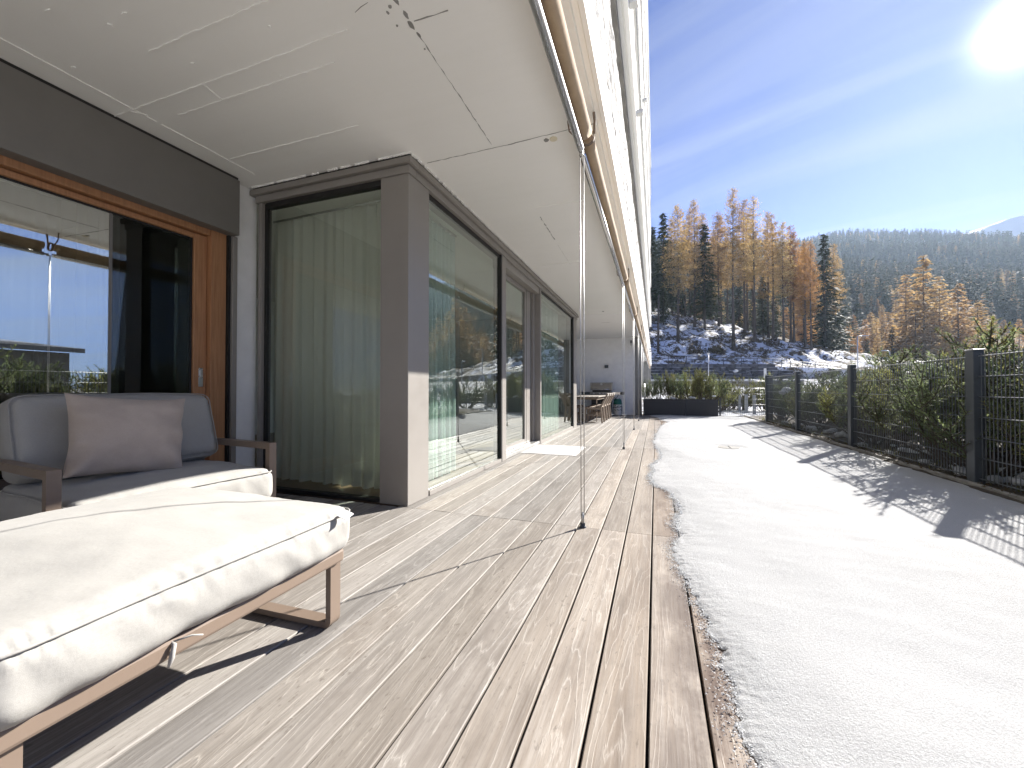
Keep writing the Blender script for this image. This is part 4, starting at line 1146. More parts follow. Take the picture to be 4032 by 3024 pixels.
# pickets of the path fence
pk = thing('picket_fence', (3.4, 20, 0), 'row of short grey pickets along the snowy path behind the mesh gate', 'fence')
for (x, y, h) in ((3.50,17.5,.74),(3.48,18.85,.74),(3.42,19.9,.73),(3.38,21.0,.74),(3.34,22.2,.72),(3.35,23.7,.74),(3.33,25.2,.73)):
    z = max(0, terrain(x,y)+.03)
    m = MB(); m.box(x-.055,x+.055,y-.03,y+.03,-.05,z+h,.006); m.build('picket', M['zinc'], pk)
m = MB()
for k in range(3): m.box(3.9+.8*k, 9, 24.5+.35*k, 25.0+.35*k, -.1, .35+.16*k, .02)
thing_steps = thing('garden_steps', (5, 24.6, 0), 'low snow-dusted steps beyond the pickets', 'steps')
m.build('step', M['kerb'], thing_steps)

# ------------------------------------------------------------------ planters
pls = []
for k, (x0, x1, lab) in enumerate(((-.43,1.003,'long black planter box beside the concrete column'),(1.02,2.05,'shorter black planter box next to the mesh gate'))):
    p = thing('planter_box', ((x0+x1)/2, 15.95, 0), lab, 'planter', 'black planter boxes across the lawn')
    m = MB()
    y0, y1 = 15.72, 16.45
    m.prism([(x0,y0),(x1,y0),(x1,y1),(x0,y1)], 'z', 0.01, .52)
    m.build('box', M['planter'], p)
    m = MB(); t = .03
    m.box(x0-.004,x1+.004,y0-.006,y0+t,.521,.60,.003); m.box(x0-.004,x1+.004,y1-t,y1+.006,.521,.60,.003); m.box(x0-.003,x0+t,y0+t,y1-t,.521,.599,.003); m.box(x1-t,x1+.003,y0+t,y1-t,.521,.599,.003)
    m.build('rim', M['planter'], p)
    m = MB(); m.box(x0+.035,x1-.035,y0+.035,y1-.035,.5205,.565); m.build('earth', M['soil'], p)
m = MB(); m.box(-.475,-.455,15.70,15.74,.10,.47,.004); lm = m.build('reflector_strip', M['edge']); tag(lm, 'small white strip standing at the corner of the planter beside the column', 'marker')

# ------------------------------------------------------------------ mugo pines
def pine_mesh(seed, h, rad, nstem, spread=1.0, dens=1.0):
    r = random.Random(seed); wood = MB(); leaf = MB()
    def brush(a, b, ln, wd):
        d = (b-a); L = d.length
        if L < .02: return
        d.normalize(); n = int(L/.0085*dens)
        s1 = d.cross(Vector((.3,.2,1))).normalized(); s2 = d.cross(s1)
        for k in range(n):
            t = (k+r.random())/n; an = r.uniform(0, 6.283)
            o = s1*math.cos(an)+s2*math.sin(an)
            p = a+d*(L*t)
            l_ = ln*r.uniform(.75,1.15)*(1 if t < .85 else .8)
            tip = p + (o*.85+d*.60).normalized()*l_
            w = d.cross(o)*wd
            i = len(leaf.v); leaf.v += [tuple(p-w), tuple(p+w), tuple(tip)]; leaf.f.append((i,i+1,i+2)); leaf.sm.append(False)
    for s in range(nstem):
        an = r.uniform(0, 6.283); out = (r.random()**.6)
        p = Vector((math.cos(an)*rad*.25*out, math.sin(an)*rad*.25*out, 0))
        H = h*r.uniform(.6,1.0)*(1-.42*out*out)
        tip_r = rad*out*r.uniform(.75,1.1)*spread
        pts = []
        K = 7
        lean = r.uniform(-.3,.3)
        for k in range(K+1):
            t = k/K
            rr = tip_r*(1-(1-t)**1.7)
            pts.append(Vector((math.cos(an+lean*t)*rr + p.x*(1-t) + r.uniform(-.02,.02), math.sin(an+lean*t)*rr + p.y*(1-t)+r.uniform(-.02,.02), H*(t**1.15))))
        wood.tube(pts, [.014*(1-.75*k/K) for k in range(K+1)], 5, cap=False)
        for k in range(2, K): brush(pts[k], pts[k+1], .058, .0072)
        top = pts[-1]; dirn = (pts[-1]-pts[-2]).normalized()
        brush(top, top+dirn*.10, .05, .0072)
        for j in range(r.randint(11, 15)):
            t = r.uniform(.30, 1.0); k = min(K-1, int(t*K)); q = pts[k].lerp(pts[k+1], t*K-k)
            a2 = r.uniform(0, 6.283); up = r.uniform(.5,1.3)
            d = Vector((math.cos(a2), math.sin(a2), up)).normalized(); L = r.uniform(.10,.26)*h/1.3
            e = q + d*L*.6; e2 = e + (d+Vector((0,0,.9))).normalized()*L*.6
            wood.tube([q,e,e2], [.006,.005,.003], 4, cap=False)
            brush(q+(e-q)*.2, e, .056, .0072); brush(e, e2, .052, .0072)
    return wood.mesh('pine_stems', M['bark']), leaf
PINES = []
for s, (h, rad, ns, sp) in enumerate(((1.35,.62,21,1.0),(1.5,.75,25,1.0),(1.15,.60,19,1.1),(1.6,.55,20,.9))):
    w_, l_ = pine_mesh(100+s, h, rad, ns, sp)
    PINES.append((w_, l_.mesh('pine_needles', M['pine']), l_.mesh('pine_needles', M['pine_dry']), h))
def pine(loc, h, label, group, var, dry=False, rz=0, wide=1.0):
    w_, l1, l2, h0 = PINES[var % 4]
    t = thing('mugo_pine', loc, label, 'shrub', group, rz)
    s = h/h0
    link('stems', w_, t, scale=(s*wide,s*wide,s)); link('needles', l2 if dry else l1, t, scale=(s*wide,s*wide,s))
    return t
rq = random.Random(21)
pl_lab = ['small pine at the left end of the planter row, next to the concrete column', 'slim pine standing second from the column in the long black planter', 'bushy pine in the middle of the long black planter',
          'pine at the right end of the long black planter', 'tallest pine, over the joint between the two planters', 'tall yellowish pine in the middle of the shorter planter', 'spreading dark pine overhanging the gate end of the shorter planter']
for k, (x, h, v, dry, wd) in enumerate(((-.22,.80,2,False,.75),(.10,1.02,3,False,.9),(.50,1.14,0,True,.8),(.80,1.02,2,False,.8),(1.18,1.2,1,True,.8),(1.55,1.22,3,True,1.1),(1.93,.98,2,False,1.0))):
    pine((x, 16.08+.08*(-1)**k, .56), h, pl_lab[k], 'pines growing in the planters', v, dry, k*1.3, wd)
back = ((1.3,19.4,1.55,1,True),(2.35,19.0,1.5,2,True),(3.0,20.6,1.75,0,True),(3.65,20.9,1.5,1,True),(4.4,20.2,1.75,3,True),(2.0,22.5,1.6,0,True),(5.0,18.6,1.5,2,False))
bl = ['leftmost of the pines behind the planters, beside the tallest planter pine', 'pine right behind the shorter planter at the gate', 'tall yellow green pine above the middle of the mesh gate', 'yellow green pine above the right half of the mesh gate',
      'pine behind the gate post at the start of the long fence', 'pine farthest back behind the planters', 'dark pine behind the outermost gate post']
for k, (x, y, h, v, dry) in enumerate(back):
    pine((x, y, max(0, terrain(x,y))), h, bl[k], 'pines behind the gate', v, dry, k*.9, 1.15)
# hedge behind the mesh fence
hedge = []
yy = -2.9; k = 0
while yy < 14.2:
    hedge.append((3.72+.22*math.sin(k*2.1), yy, (1.52+.22*math.sin(k*1.7+.4)) if yy < 9.2 else 1.22+.14*math.sin(k*1.7))); yy += .82 if yy < 9 else .92; k += 1
for k2 in range(16): hedge.append((4.75+.25*math.sin(k2*1.9), -2.5+k2*1.06, 1.62+.22*math.sin(k2*2.3)))
def near_post(y):
    j = min(range(len(PY)), key=lambda i: abs(PY[i]-y)); return max(3, j)
names_post = {0:'well behind the camera',1:'beside the camera',2:'just outside the right edge of the photo',3:'the nearest visible fence post',4:'the second visible fence post',5:'the third visible fence post',6:'the gate fence post'}
for k, (x, y, h) in enumerate(hedge):
    j = near_post(y); side = 'before' if y < PY[j]-.3 else 'past' if y > PY[j]+.3 else 'right at'
    row = 'front hedge pine' if x < 4.3 else 'rear hedge pine'
    hh = 'tall' if h > 1.55 else 'low' if h < 1.3 else 'medium'
    if y < 3.2: lab = f'{hh} {row}, {("first","second","third","fourth","fifth","sixth","seventh","eighth","ninth","tenth")[min(9,int((4.2-y)/.82) if x < 4.3 else int((4.5-y)/1.06))]} before the nearest visible post'
    else: lab = f'{hh} {row} {side} {names_post[j]}, {"close to" if x<3.7 else "set back from"} the wires'
    pine((x, y, .04), h, lab, 'pine hedge behind the fence', k*7 % 4 if k % 3 else (k//3) % 4, k % 4 == 2, k*1.9, 1.2)
# lumps of snow caught in hedge, planters and on the bed
m = MB(); rc = random.Random(31)
def lump(c, r_):
    b = len(m.v); bm = bmesh.new(); bmesh.ops.create_icosphere(bm, subdivisions=2, radius=1)
    for v in bm.verts:
        f = 1+.35*noise.noise(v.co*1.7+Vector(c)*5); m.v.append((c[0]+v.co.x*r_*f*1.3, c[1]+v.co.y*r_*f*1.2, c[2]+v.co.z*r_*f*.7))
    bm.verts.index_update()
    for f in bm.faces: m.f.append(tuple(v.index+b for v in f.verts)); m.sm.append(True)
    bm.free()
for k in range(46):
    y = rc.uniform(4.4, 13); lump((rc.uniform(3.2,3.7), y, rc.uniform(.02,.10)), rc.uniform(.02,.085))
for k in range(26): lump((rc.uniform(3.35,4.3), rc.uniform(4.4,13), rc.uniform(.25,1.0)), rc.uniform(.012,.035))
for x, z, r_ in ((.55,.66,.055),(.62,.635,.05),(1.18,.67,.06),(1.27,.66,.05),(1.92,.72,.05),(.2,.62,.03),(1.6,.63,.04)): lump((x, 15.80, z), r_)
for x, y, z, r_ in ((3.35,12.9,.95,.10),(3.25,12.8,.88,.09),(3.05,60.0,4.75,.5)): 
    if y < 20: lump((x,y,z), r_)
m.build('snow_clumps', M['snow_far'], kind='stuff')
m = MB()
for k in range(420):
    x, y = 3.02+abs(rc.gauss(0,.22)), rc.uniform(10.5,14.6) if k < 330 else rc.uniform(5,10)
    a = rc.uniform(0,6.28); h = rc.uniform(.05,.14); o = .05
    p = Vector((x,y,.03)); w_ = Vector((math.cos(a),math.sin(a),0))*.006; t = Vector((math.cos(a+1.4)*o, math.sin(a+1.4)*o, h))
    m.add([p-w_, p+w_, p+t], [(0,1,2)])
m.build('grass', M['grass'], kind='stuff')

# ------------------------------------------------------------------ street lamps
def street_lamp(x, y, top, lab, arm, h0=None):
    z = terrain(x,y) if h0 is None else h0
    t = thing('street_lamp', (x,y,z), lab, 'street lamp', 'street lamps by the road')
    m = MB(); m.tube([(x,y,z),(x,y,z+(top-z)*.5),(x,y,top)], [.10,.085,.07], 10); m.build('pole', M['lampgrey'], t)
    ax, ay = arm
    m = MB(); m.tube([(x,y,top-.05),(x+ax*.15,y+ay*.15,top+.03),(x+ax*.6,y+ay*.6,top+.06)], .05, 8); am = m.build('arm', M['lampgrey'], t)
    m = MB(); m.prism([(-.16,0),(-.10,.09),(.10,.09),(.16,0)], 'y', -.5, .5)
    L = math.hypot(ax, ay)
    hd = m.build('lamp_head', M['lampgrey'], am, local=True); hd.location = (x+ax*.75-wloc(am).x, y+ay*.75-wloc(am).y, top+.02-wloc(am).z); hd.rotation_euler = (0,0,math.atan2(-ax, ay)); hd.scale = (1,L*.62,1)
    return t
street_lamp(28.06, 73.46, 8.75, 'street lamp with its arm to the right above the hedge, the taller of two', (1.35,.47))
street_lamp(27.05, 62.5, 5.62, 'lower street lamp beside the hedge top with its arm to the left', (-.85,-.30))
lp = thing('lamp_post', (5.52,49.64,1.5), 'thin pale post with a small round head in front of the block wall', 'lamp post')
m = MB(); m.tube([(5.52,49.64,1.4),(5.52,49.64,4.75)], .055, 8); m.build('pole', M['lampgrey'], lp)
m = MB(); m.lathe([(.05,0),(.16,.06),(.16,.14),(.03,.2)], (5.52,49.64,4.75), 14); m.build('lamp_head', M['edge'], lp)
mk = MB(); q = xy(50,31); mk.box(q[0]-.14,q[0]+.14,q[1]-.05,q[1]+.05,1.8,3.5,.02); o = mk.build('marker_post', M['edge'], None, base=(q[0],q[1],1.8)); tag(o, 'short whitish post in front of the right end of the block wall', 'post')
bo = MB(); m_keep = m; m = bo; q = xy(52, 28.5); lump((q[0],q[1],3.25), .24); bo.build('boulder', M['snow_far'], None, base=(q[0],q[1],3.3)); tag(bpy.data.objects['boulder'], 'snow capped boulder in front of the block wall', 'boulder'); m = m_keep
for k, (d_, a_, z_) in enumerate(((47,9,1.95),(40,12.2,1.45))):
    pass

# ------------------------------------------------------------------ retaining wall of stone blocks, handrail above it
RW = thing('retaining_wall', (*xy(58.2, 35.2), 2.3), 'retaining wall of dark stone blocks with snow lying on each course', 'wall')
rb = random.Random(6)
ANG = math.atan2(SA, CA)
bvar = []
for k in range(6):
    m = MB(); bm = bmesh.new(); bmesh.ops.create_cube(bm, size=1); bmesh.ops.subdivide_edges(bm, edges=bm.edges[:], cuts=1, use_grid_fill=True)
    for v in bm.verts:
        v.co += Vector((rb.uniform(-.03,.03), rb.uniform(-.05,.05), rb.uniform(-.04,.04)))
    bm.verts.index_update(); m.add([v.co[:] for v in bm.verts], [tuple(v.index for v in f.verts) for f in bm.faces]); bm.free()
    bvar.append(m.mesh('block', M['stone']))
rwl = wloc(RW)
snow_l = MB()
for row in range(6):
    z = 1.75+row*.47; a = 20.0 + rb.uniform(-.5,0)
    while a < (37.2 if row > 3 else 40.0):
        w_ = rb.uniform(.75,1.45); d_ = 57.75+row*.10+rb.uniform(-.03,.03)
        q = xy(d_+.35, a+w_/2)
        link('block', rb.choice(bvar), RW, (q[0]-rwl.x, q[1]-rwl.y, z+.22-rwl.z), (0,0,ANG+rb.uniform(-.02,.02)), (w_-.11, .7, .41))
        if row < 5:
            pr = [xy(d_-.03, a+.05), xy(d_-.03, a+w_-.08), xy(d_+.14, a+w_-.05), xy(d_+.14, a+.05)]
            if rb.random() < .62: snow_l.prism(pr, 'z', z+.425, z+.455+rb.uniform(0,.02))
        a += w_
snow_l.build('snow_ledge', M['snow_far'], RW, kind='stuff')
lw = thing('low_wall', (*xy(40, 24), .8), 'long low pale wall with a snowy top behind the planter pines', 'wall')
m = MB(); pr = [xy(40,13), xy(40.0,28.5), xy(40.4,28.5), xy(40.4,13)]; m.prism(pr, 'z', .4, 1.75); m.build('wall_face', M['kerb'], lw)
m = MB(); pr = [xy(39.9,13), xy(39.9,28.55), xy(40.5,28.55), xy(40.5,13)]; m.prism(pr, 'z', 1.752, 1.86); m.build('snow_top', M['snow_far'], lw)
hr = thing('handrail', (11.97,67.8,4.7), 'dark two-bar railing on the snowy ledge above the block wall', 'railing')
HP = [(-3.5,62.3,6.0),(1.78,64.22,5.92),(6.87,66.01,5.68),(11.97,67.8,5.46),(16.3,69.32,5.40),(18.72,70.17,5.14),(22.16,71.38,4.75),(25.5,72.6,4.3)]
for dz in (0,-.42):
    m = MB(); m.tube([(x,y,z+dz) for x,y,z in HP], .045, 6); m.build('rail', M['anthracite'], hr)
for (x0,y0,z0),(x1,y1,z1) in zip(HP, HP[1:]):
    for t in (0,.5):
        x, y, z = x0+(x1-x0)*t, y0+(y1-y0)*t, z0+(z1-z0)*t
        m = MB(); m.tube([(x,y,terrain(x,y)-.1),(x,y,z+.04)], .05, 6); m.build('rail_post', M['anthracite'], hr)

# ------------------------------------------------------------------ trees
def larch_mesh(seed, h, bare, wmax, nbr, fol, tri=.26):
    """Tall larch: bare lower trunk with dead twigs, open golden crown."""
    r = random.Random(seed); wood = MB(); fl = MB(); tw = MB()
    bend = [Vector((0,0,0))]; K = 12
    ph = r.uniform(0,6.28); am = r.uniform(.05,.25)
    def axis(t): return Vector((am*math.sin(t*3+ph)*t, am*math.cos(t*2.3+ph)*t, h*t))
    rad = h*.0105
    wood.tube([axis(k/K) for k in range(K+1)], [rad*(1.25 if k == 0 else .06+.94*(1-k/K)**1.35) for k in range(K+1)], 8, cap=False)
    for b in range(nbr):
        t = bare*.35 + (1-bare*.35)*(b+r.random())/nbr
        if t > .985: continue
        p = axis(t); an = r.uniform(0, 6.283)
        u = (t-bare)/(1-bare)
        if u < 0:
            if r.random() < .55: continue
            L = wmax*r.uniform(.12,.45); dens = 0 if r.random() < .75 else fol*.25
        else:
            prof = (.55+.45*sstep(0,.3,u))*(1-u)**.72
            L = wmax*prof*r.uniform(.55,1.15)+.25; dens = fol*(.45+.55*r.random())
        droop = r.uniform(-.35,.05)*(1-u*.9) + .35*max(0,u)
        pts = [p]
        for k in range(1,4):
            s = k/3; pts.append(p + Vector((math.cos(an+.1*k), math.sin(an+.1*k), 0))*L*s + Vector((0,0,L*(droop*s+.22*s*s))))
        tw.tube(pts, [.022+.008*L, .02, .014, .006], 3, cap=False)
        n = int(dens*L*11)
        for k in range(n):
            s = .15+.85*r.random()**.75; i = min(2, int(s*3)); c = pts[i].lerp(pts[i+1], s*3-i)
            c = c + Vector((r.gauss(0,.15+.06*L), r.gauss(0,.15+.06*L), r.gauss(-.10,.15)))
            q = tri*r.uniform(.55,1.35)
            a1, a2 = Vector((r.gauss(0,1),r.gauss(0,1),r.gauss(0,.55))).normalized()*q, Vector((r.gauss(0,1),r.gauss(0,1),r.gauss(0,.8))).normalized()*q*.55
            j = len(fl.v); fl.v += [tuple(c-a1*.5), tuple(c+a1*.5), tuple(c+a2)]; fl.f.append((j,j+1,j+2)); fl.sm.append(False)
    for v, f, s in ((tw.v, tw.f, tw.sm),):
        o = len(wood.v); wood.v += v; wood.f += [tuple(i+o for i in g) for g in f]; wood.sm += s
    return wood.mesh('larch_trunk', M['bark']), fl
def conifer_mesh(seed, h, wmax, nlev, drop, tri, low=.06, power=.85):
    """Dense conical crown: whorls of drooping boughs made of many small sprays."""
    r = random.Random(seed); wood = MB(); fl = MB()
    wood.tube([(0,0,0),(0,0,h*.5),(0,0,h*.98)], [h*.012,h*.007,.01], 6, cap=False)
    for l in range(nlev):
        u = (l+r.random()*.7)/nlev; z = h*(low+(1-low)*u)
        L0 = wmax*(1-u)**power + .08
        nb = max(5, int(6+L0*2.8))
        for b in range(nb):
            an = r.uniform(0,6.283); L = L0*r.uniform(.6,1.12)
            d = Vector((math.cos(an), math.sin(an), 0)); side = Vector((-d.y, d.x, 0))
            n = max(3, int(L/tri*1.5))
            for k in range(n):
                s = (k+.6)/n
                c = Vector((0,0,z)) + d*L*s + Vector((0,0,-L*drop*s + L*.22*s*s)) + side*r.gauss(0,.10*L*(1-.3*s))
                q = tri*r.uniform(.6,1.3)
                e = c + (d*.8+side*r.uniform(-.9,.9)+Vector((0,0,-.25+r.uniform(-.25,.25)))).normalized()*q
                w_ = (side*.8+Vector((0,0,r.uniform(-.6,.6)))).normalized()*q*.36
                j = len(fl.v); fl.v += [tuple(c-w_), tuple(c+w_), tuple(e)]; fl.f.append((j,j+1,j+2)); fl.sm.append(False)
    top = len(fl.v); fl.v += [(-.06,0,h*.95),(.06,0,h*.95),(0,0,h*1.01)]; fl.f.append((top,top+1,top+2)); fl.sm.append(False)
    return wood.mesh('conifer_trunk', M['bark']), fl
TALL = []
for k in range(5):
    w_, f_ = larch_mesh(40+k, 25.0, (.36,.42,.30,.46,.38)[k], (3.1,2.6,3.4,2.5,3.0)[k], 230, (2.6,2.0,2.9,1.9,2.5)[k], .27)
    TALL.append((w_, f_.mesh('larch_crown', M['larch']), f_.mesh('larch_crown', M['larch_bright'])))
SPR = []
for k in range(3):
    w_, f_ = conifer_mesh(60+k, 20.0, (3.0,2.5,3.4)[k], 58, .42, .55, (.08,.14,.05)[k])
    SPR.append((w_, f_.mesh('spruce_crown', M['spruce'])))
GOL = []
for k in range(4):
    w_, f_ = conifer_mesh(70+k, 12.0, (2.9,2.5,3.3,2.7)[k], 40, .10, .46, .04, (.72,.6,.78,.55)[k])
    GOL.append((w_, f_.mesh('larch_crown', M['larch']), f_.mesh('larch_crown', M['larch_bright'])))
rt = random.Random(77)
def plant(name, mt, mc, x, y, h, h0, lab, cat, grp, wide=1.0, trunk='trunk'):
    t = thing(name, (x, y, terrain(x,y)-.12), lab, cat, grp, rt.uniform(0,6.28))
    s = h/h0
    link(trunk, mt, t, scale=(s*(.6+.4*wide),s*(.6+.4*wide),s)); link('crown', mc, t, scale=(s*wide,s*wide,s))
    return t
tall = [(3.8,77.92,24.5),(7.12,96.04,24.1),(7.19,86.0,25.1),(15.29,111.37,28.6),(12.75,79.21,27.8),(17.27,94.31,27.5),(17.08,84.7,27.0),(22.19,97.62,26.6),(21.46,91.01,24.4),(25.48,95.07,23.7),(25.94,94.7,22.4),
        (16.71,111.86,25.1),(13.59,110.77,24.7),(6.17,97.3,21.7),(21.46,107.97,26.5),(22.88,89.65,22.9),(3.49,98.21,21.7),(27.17,92.49,20.7),(26.15,86.03,19.7),(37.3,108.5,25.5),(10.5,103,25),(19,101,26),(29.5,101,21.5),(24.3,103.5,25),(12.2,92,23.5),(31.5,107,22)]
order = sorted(range(len(tall)), key=lambda i: da(*tall[i][:2])[1]/da(*tall[i][:2])[0])
rank = {i: n for n, i in enumerate(order)}
words_ = ['first','second','third','fourth','fifth','sixth','seventh','eighth','ninth','tenth','eleventh','twelfth','thirteenth','fourteenth','fifteenth','sixteenth','seventeenth','eighteenth','nineteenth','twentieth','twenty-first','twenty-second','twenty-third','twenty-fourth','twenty-fifth','twenty-sixth']
for i, (x, y, h) in enumerate(tall):
    v = TALL[i % 5]; br = i in (9,10,17,18,22,25)
    where = 'on the front of the knoll' if da(x,y)[0] < 80 else 'on top of the knoll' if da(x,y)[0] < 96 else 'behind the crest of the knoll'
    lab = 'tallest golden larch with the thickest bare trunk, on the front of the knoll' if i == 4 else f'{"orange" if br else "pale gold"} tall larch {where}, {words_[rank[i]]} trunk counted from the building'
    plant('larch_tree', v[0], v[2] if br else v[1], x, y, h, 25.0, lab, 'tree', 'tall larches on the knoll', rt.uniform(.9,1.25))
spr = [(1.72,93.08,21.7),(8.96,86.09,20.5),(21.36,98.39,12.7),(19.41,112.81,13.9),(-.4,96.58,19.0),(27.82,115.77,15.4),(5.54,98.4,7.4),(11.76,100.85,14.3),(32.96,100.61,24.3),(39.63,114.62,20.1),(39.9,118.95,25.2),
       (79.68,186.99,7.5),(45.23,126.12,10.3),(60.3,137.78,11.1),(76.39,151.91,20.2),(68.85,151.38,11.8),(48.17,120.8,7.5),(70.71,149.92,13.4),(42.68,133.71,7.8),(15,118,16),(24,121,17),(9,112,15),(2.5,108,18),(31,128,13),(1.5,84,8.5)]
so_ = sorted(range(len(spr)), key=lambda i: da(*spr[i][:2])[1]/da(*spr[i][:2])[0]); srank = {i: n for n, i in enumerate(so_)}
for i, (x, y, h) in enumerate(spr):
    v = SPR[i % 3]
    near = 'on the knoll' if x < 30 and y < 105 else 'behind the knoll' if x < 30 else 'at the right foot of the knoll' if x < 41 else 'among the golden larches below the hillside'
    size = 'tall' if h > 18 else 'mid-sized' if h > 11 else 'small'
    lab = 'tall lone dark spruce rising above the ridge right of the larches' if i == 8 else f'{size} dark spruce {near}, {words_[srank[i]]} spruce counted from the building'
    plant('spruce_tree', v[0], v[1], x, y, h, 20.0, lab, 'tree', 'spruces around the knoll', rt.uniform(1.05,1.4)*(1.15 if h < 12 else 1))
gold = [(37.86,145.8,18.1),(36.36,123.01,7.5),(38.37,132.19,22.0),(42.26,139.92,20.9),(45.02,143.01,13.6),(43.6,134.03,12.0),(64.26,202.77,7.1),(72.9,227.0,6.1),(51.45,139.97,12.1),(68.81,183.17,10.2),(54.33,151.58,12.1),(90.66,233.24,11.0),
        (23.2,133.22,11.4),(12.2,131.48,12.2),(35.22,141.69,11.8),(34.56,130.86,8.2),(52.45,156.22,9.0),(36.61,150.66,18.3),(42.22,150.5,20.0),(90.19,233.08,10.7),(97.73,235.73,8.4),(86.74,205.37,10.8),(100.24,226.01,9.3),(105.22,233.06,7.6),
        (69.63,172.86,13.4),(60.75,153.84,14.4),(67.97,161.67,14.7),(71.45,165.02,15.2),(68.44,183.04,10.2),(53.73,146.07,12.1),(67.2,209.1,9.1),(56.75,178.93,11.4),(48.08,154.69,12.7),(219.61,522.33,17.9),(233.58,633.24,14.8),(459.78,839.91,9.6),
        (112.88,188.05,10.8),(125.37,213.64,7.9),(71.64,160.84,12.9),(69.57,168.6,12.5),(51.9,136.95,9.5),(46.99,141.58,11.6),(46.98,130.98,8.7),(51.44,124.07,4.4),(104,182,10),(118,190,11),(92,172,11),(58,140,9),(83,181,11),(78,168,12)]
go_ = sorted(range(len(gold)), key=lambda i: da(*gold[i][:2])[1]/da(*gold[i][:2])[0]); grank = {i: n for n, i in enumerate(go_)}
nth = words_ + ['twenty-seventh','twenty-eighth','twenty-ninth','thirtieth','thirty-first','thirty-second','thirty-third','thirty-fourth','thirty-fifth','thirty-sixth','thirty-seventh','thirty-eighth','thirty-ninth','fortieth','forty-first','forty-second','forty-third','forty-fourth','forty-fifth','forty-sixth','forty-seventh','forty-eighth','forty-ninth','fiftieth']
for i, (x, y, h) in enumerate(gold):
    v = GOL[i % 4]; br = i in (1,2,3,5,8,10,42,50,9) or i % 5 == 0
    d_ = da(x,y)[0]
    where = 'low on the valley floor' if d_ < 125 else 'at the foot of the wooded slope' if d_ < 165 else 'partway up the wooded slope' if d_ < 300 else 'high on the wooded slope'
    size = 'tall' if h > 14 else 'small' if h < 9.5 else 'mid-sized'
    plant('larch_tree', v[0], v[2] if br else v[1], x, y, h, 12.0, f'{size} {"bright orange" if br else "golden"} larch {where}, {nth[grank[i]]} from the knoll', 'tree', 'golden larches below the slope', rt.uniform(.8,1.1)*(.75 if h > 16 else 1))
big = [(68.41,140.63,30.6,.95),(73.63,137.16,22.2,1.15),(74.65,132.22,16.5,1.3),(67.37,146.62,26.5,.9),(74.43,145.93,25.4,.95),(86.19,157.47,20.6,1.1),(62.61,132.23,18.2,1.1),(64.32,124.36,11.0,1.2),(80,150,17,1.2)]
bo_ = sorted(range(len(big)), key=lambda i: big[i][0]/big[i][1])
for i, (x, y, h, wd) in enumerate(big):
    v = GOL[(i*3+1) % 4]
    lab = 'tallest hazy golden larch of the clump on the right, standing before the forest' if i == 0 else f'hazy golden larch in the right-hand clump, {words_[bo_.index(i)]} of the clump from its left'
    plant('larch_tree', v[0], v[1], x, y, h, 12.0, lab, 'tree', 'hazy larch clump on the right', wd*.9)
# a broken trunk, stumps, brush and heath on the knoll
sg = thing('dead_trunk', (.43,69.05,terrain(.43,69.05)), 'bare dead trunk broken off at half height, beside the building edge', 'tree trunk')
m = MB(); z = terrain(.43,69.05); m.tube([(.43,69.05,z-.1),(.45,69.05,z+4),(.55,69.05,z+9.2)], [.22,.17,.10], 8)
for k in range(14):
    zz_ = z+2+k*.5; a = k*2.4; m.tube([(.45,69.05,zz_),(.45+.6*math.cos(a),69.05+.6*math.sin(a),zz_-.1)], [.03,.008], 4)
m.build('trunk', M['bark'], sg)
st = [(15.2,78.21),(16.53,77.09),(21.27,79.28),(22.54,79.2),(12.7,78.39),(15.57,86.56),(10.38,73.6),(23.8,82.0)]
for k, (x, y) in enumerate(st):
    z = terrain(x,y); s = thing('tree_stump', (x,y,z), ['dark stump left of the two stumps below the tallest larch trunk','dark stump right of its neighbour, mid slope of the knoll','widest stump near the right end of the handrail','small stump just right of the widest stump','stump at the foot of the tallest larch','stump high on the knoll','stump low on the slope above the handrail','outermost stump on the right flank of the knoll'][k], 'tree stump', 'stumps on the knoll')
    m = MB(); m.lathe([(.40,-.2),(.30,.15),(.27,.50),(.25,.52)], (x,y,z), 10); m.build('stump_wood', M['bark'], s)
m = MB(); rh = random.Random(9)
for k in range(1500):
    d_ = rh.uniform(61.5, 96); a_ = rh.uniform(14, 74); x, y = xy(d_, a_)
    if noise.noise((x*.16, y*.16, 3)) < -.12: continue
    z = terrain(x,y); r_ = rh.uniform(.10,.42)
    for j in range(9):
        an = rh.uniform(0,6.28); l_ = r_*rh.uniform(.5,1.6); c = Vector((x+rh.gauss(0,r_*.7), y+rh.gauss(0,r_*.7), z-.05))
        e = c+Vector((math.cos(an)*l_*.8, math.sin(an)*l_*.8, l_*rh.uniform(.25,.9))); w_ = Vector((-math.sin(an), math.cos(an), 0))*l_*.28
        m.add([c-w_, c+w_, e], [(0,1,2)])
m.build('undergrowth', M['heath'], kind='stuff')
for k, (x, y, h) in enumerate(((10.8,77.5,3.0),(9.2,73.5,1.6),(6.0,70.8,1.8),(19.5,84.5,2.0))):
    z = terrain(x,y); m = MB()
    for j in range(260):
        an = rh.uniform(0,6.28); o = rh.random()**.5*h*.7; c = Vector((x+math.cos(an)*o, y+math.sin(an)*o, z+rh.random()*h*.7*(1-.5*o/h)))
        e = c+Vector((rh.gauss(0,.3), rh.gauss(0,.3), rh.uniform(.1,.6))); w_ = Vector((rh.gauss(0,.07), rh.gauss(0,.07), 0))
        m.add([c-w_, c+w_, e], [(0,1,2)])
    s = thing('bush', (x,y,z), ['large leafless dark bush left of the tallest larch trunk','low dark bush below the big leafless bush','dark bush above the left end of the handrail','dark bush to the right of the tallest larch on the knoll'][k], 'bush', 'dark bushes on the knoll')
    m.build('twigs', M['heath'], s)

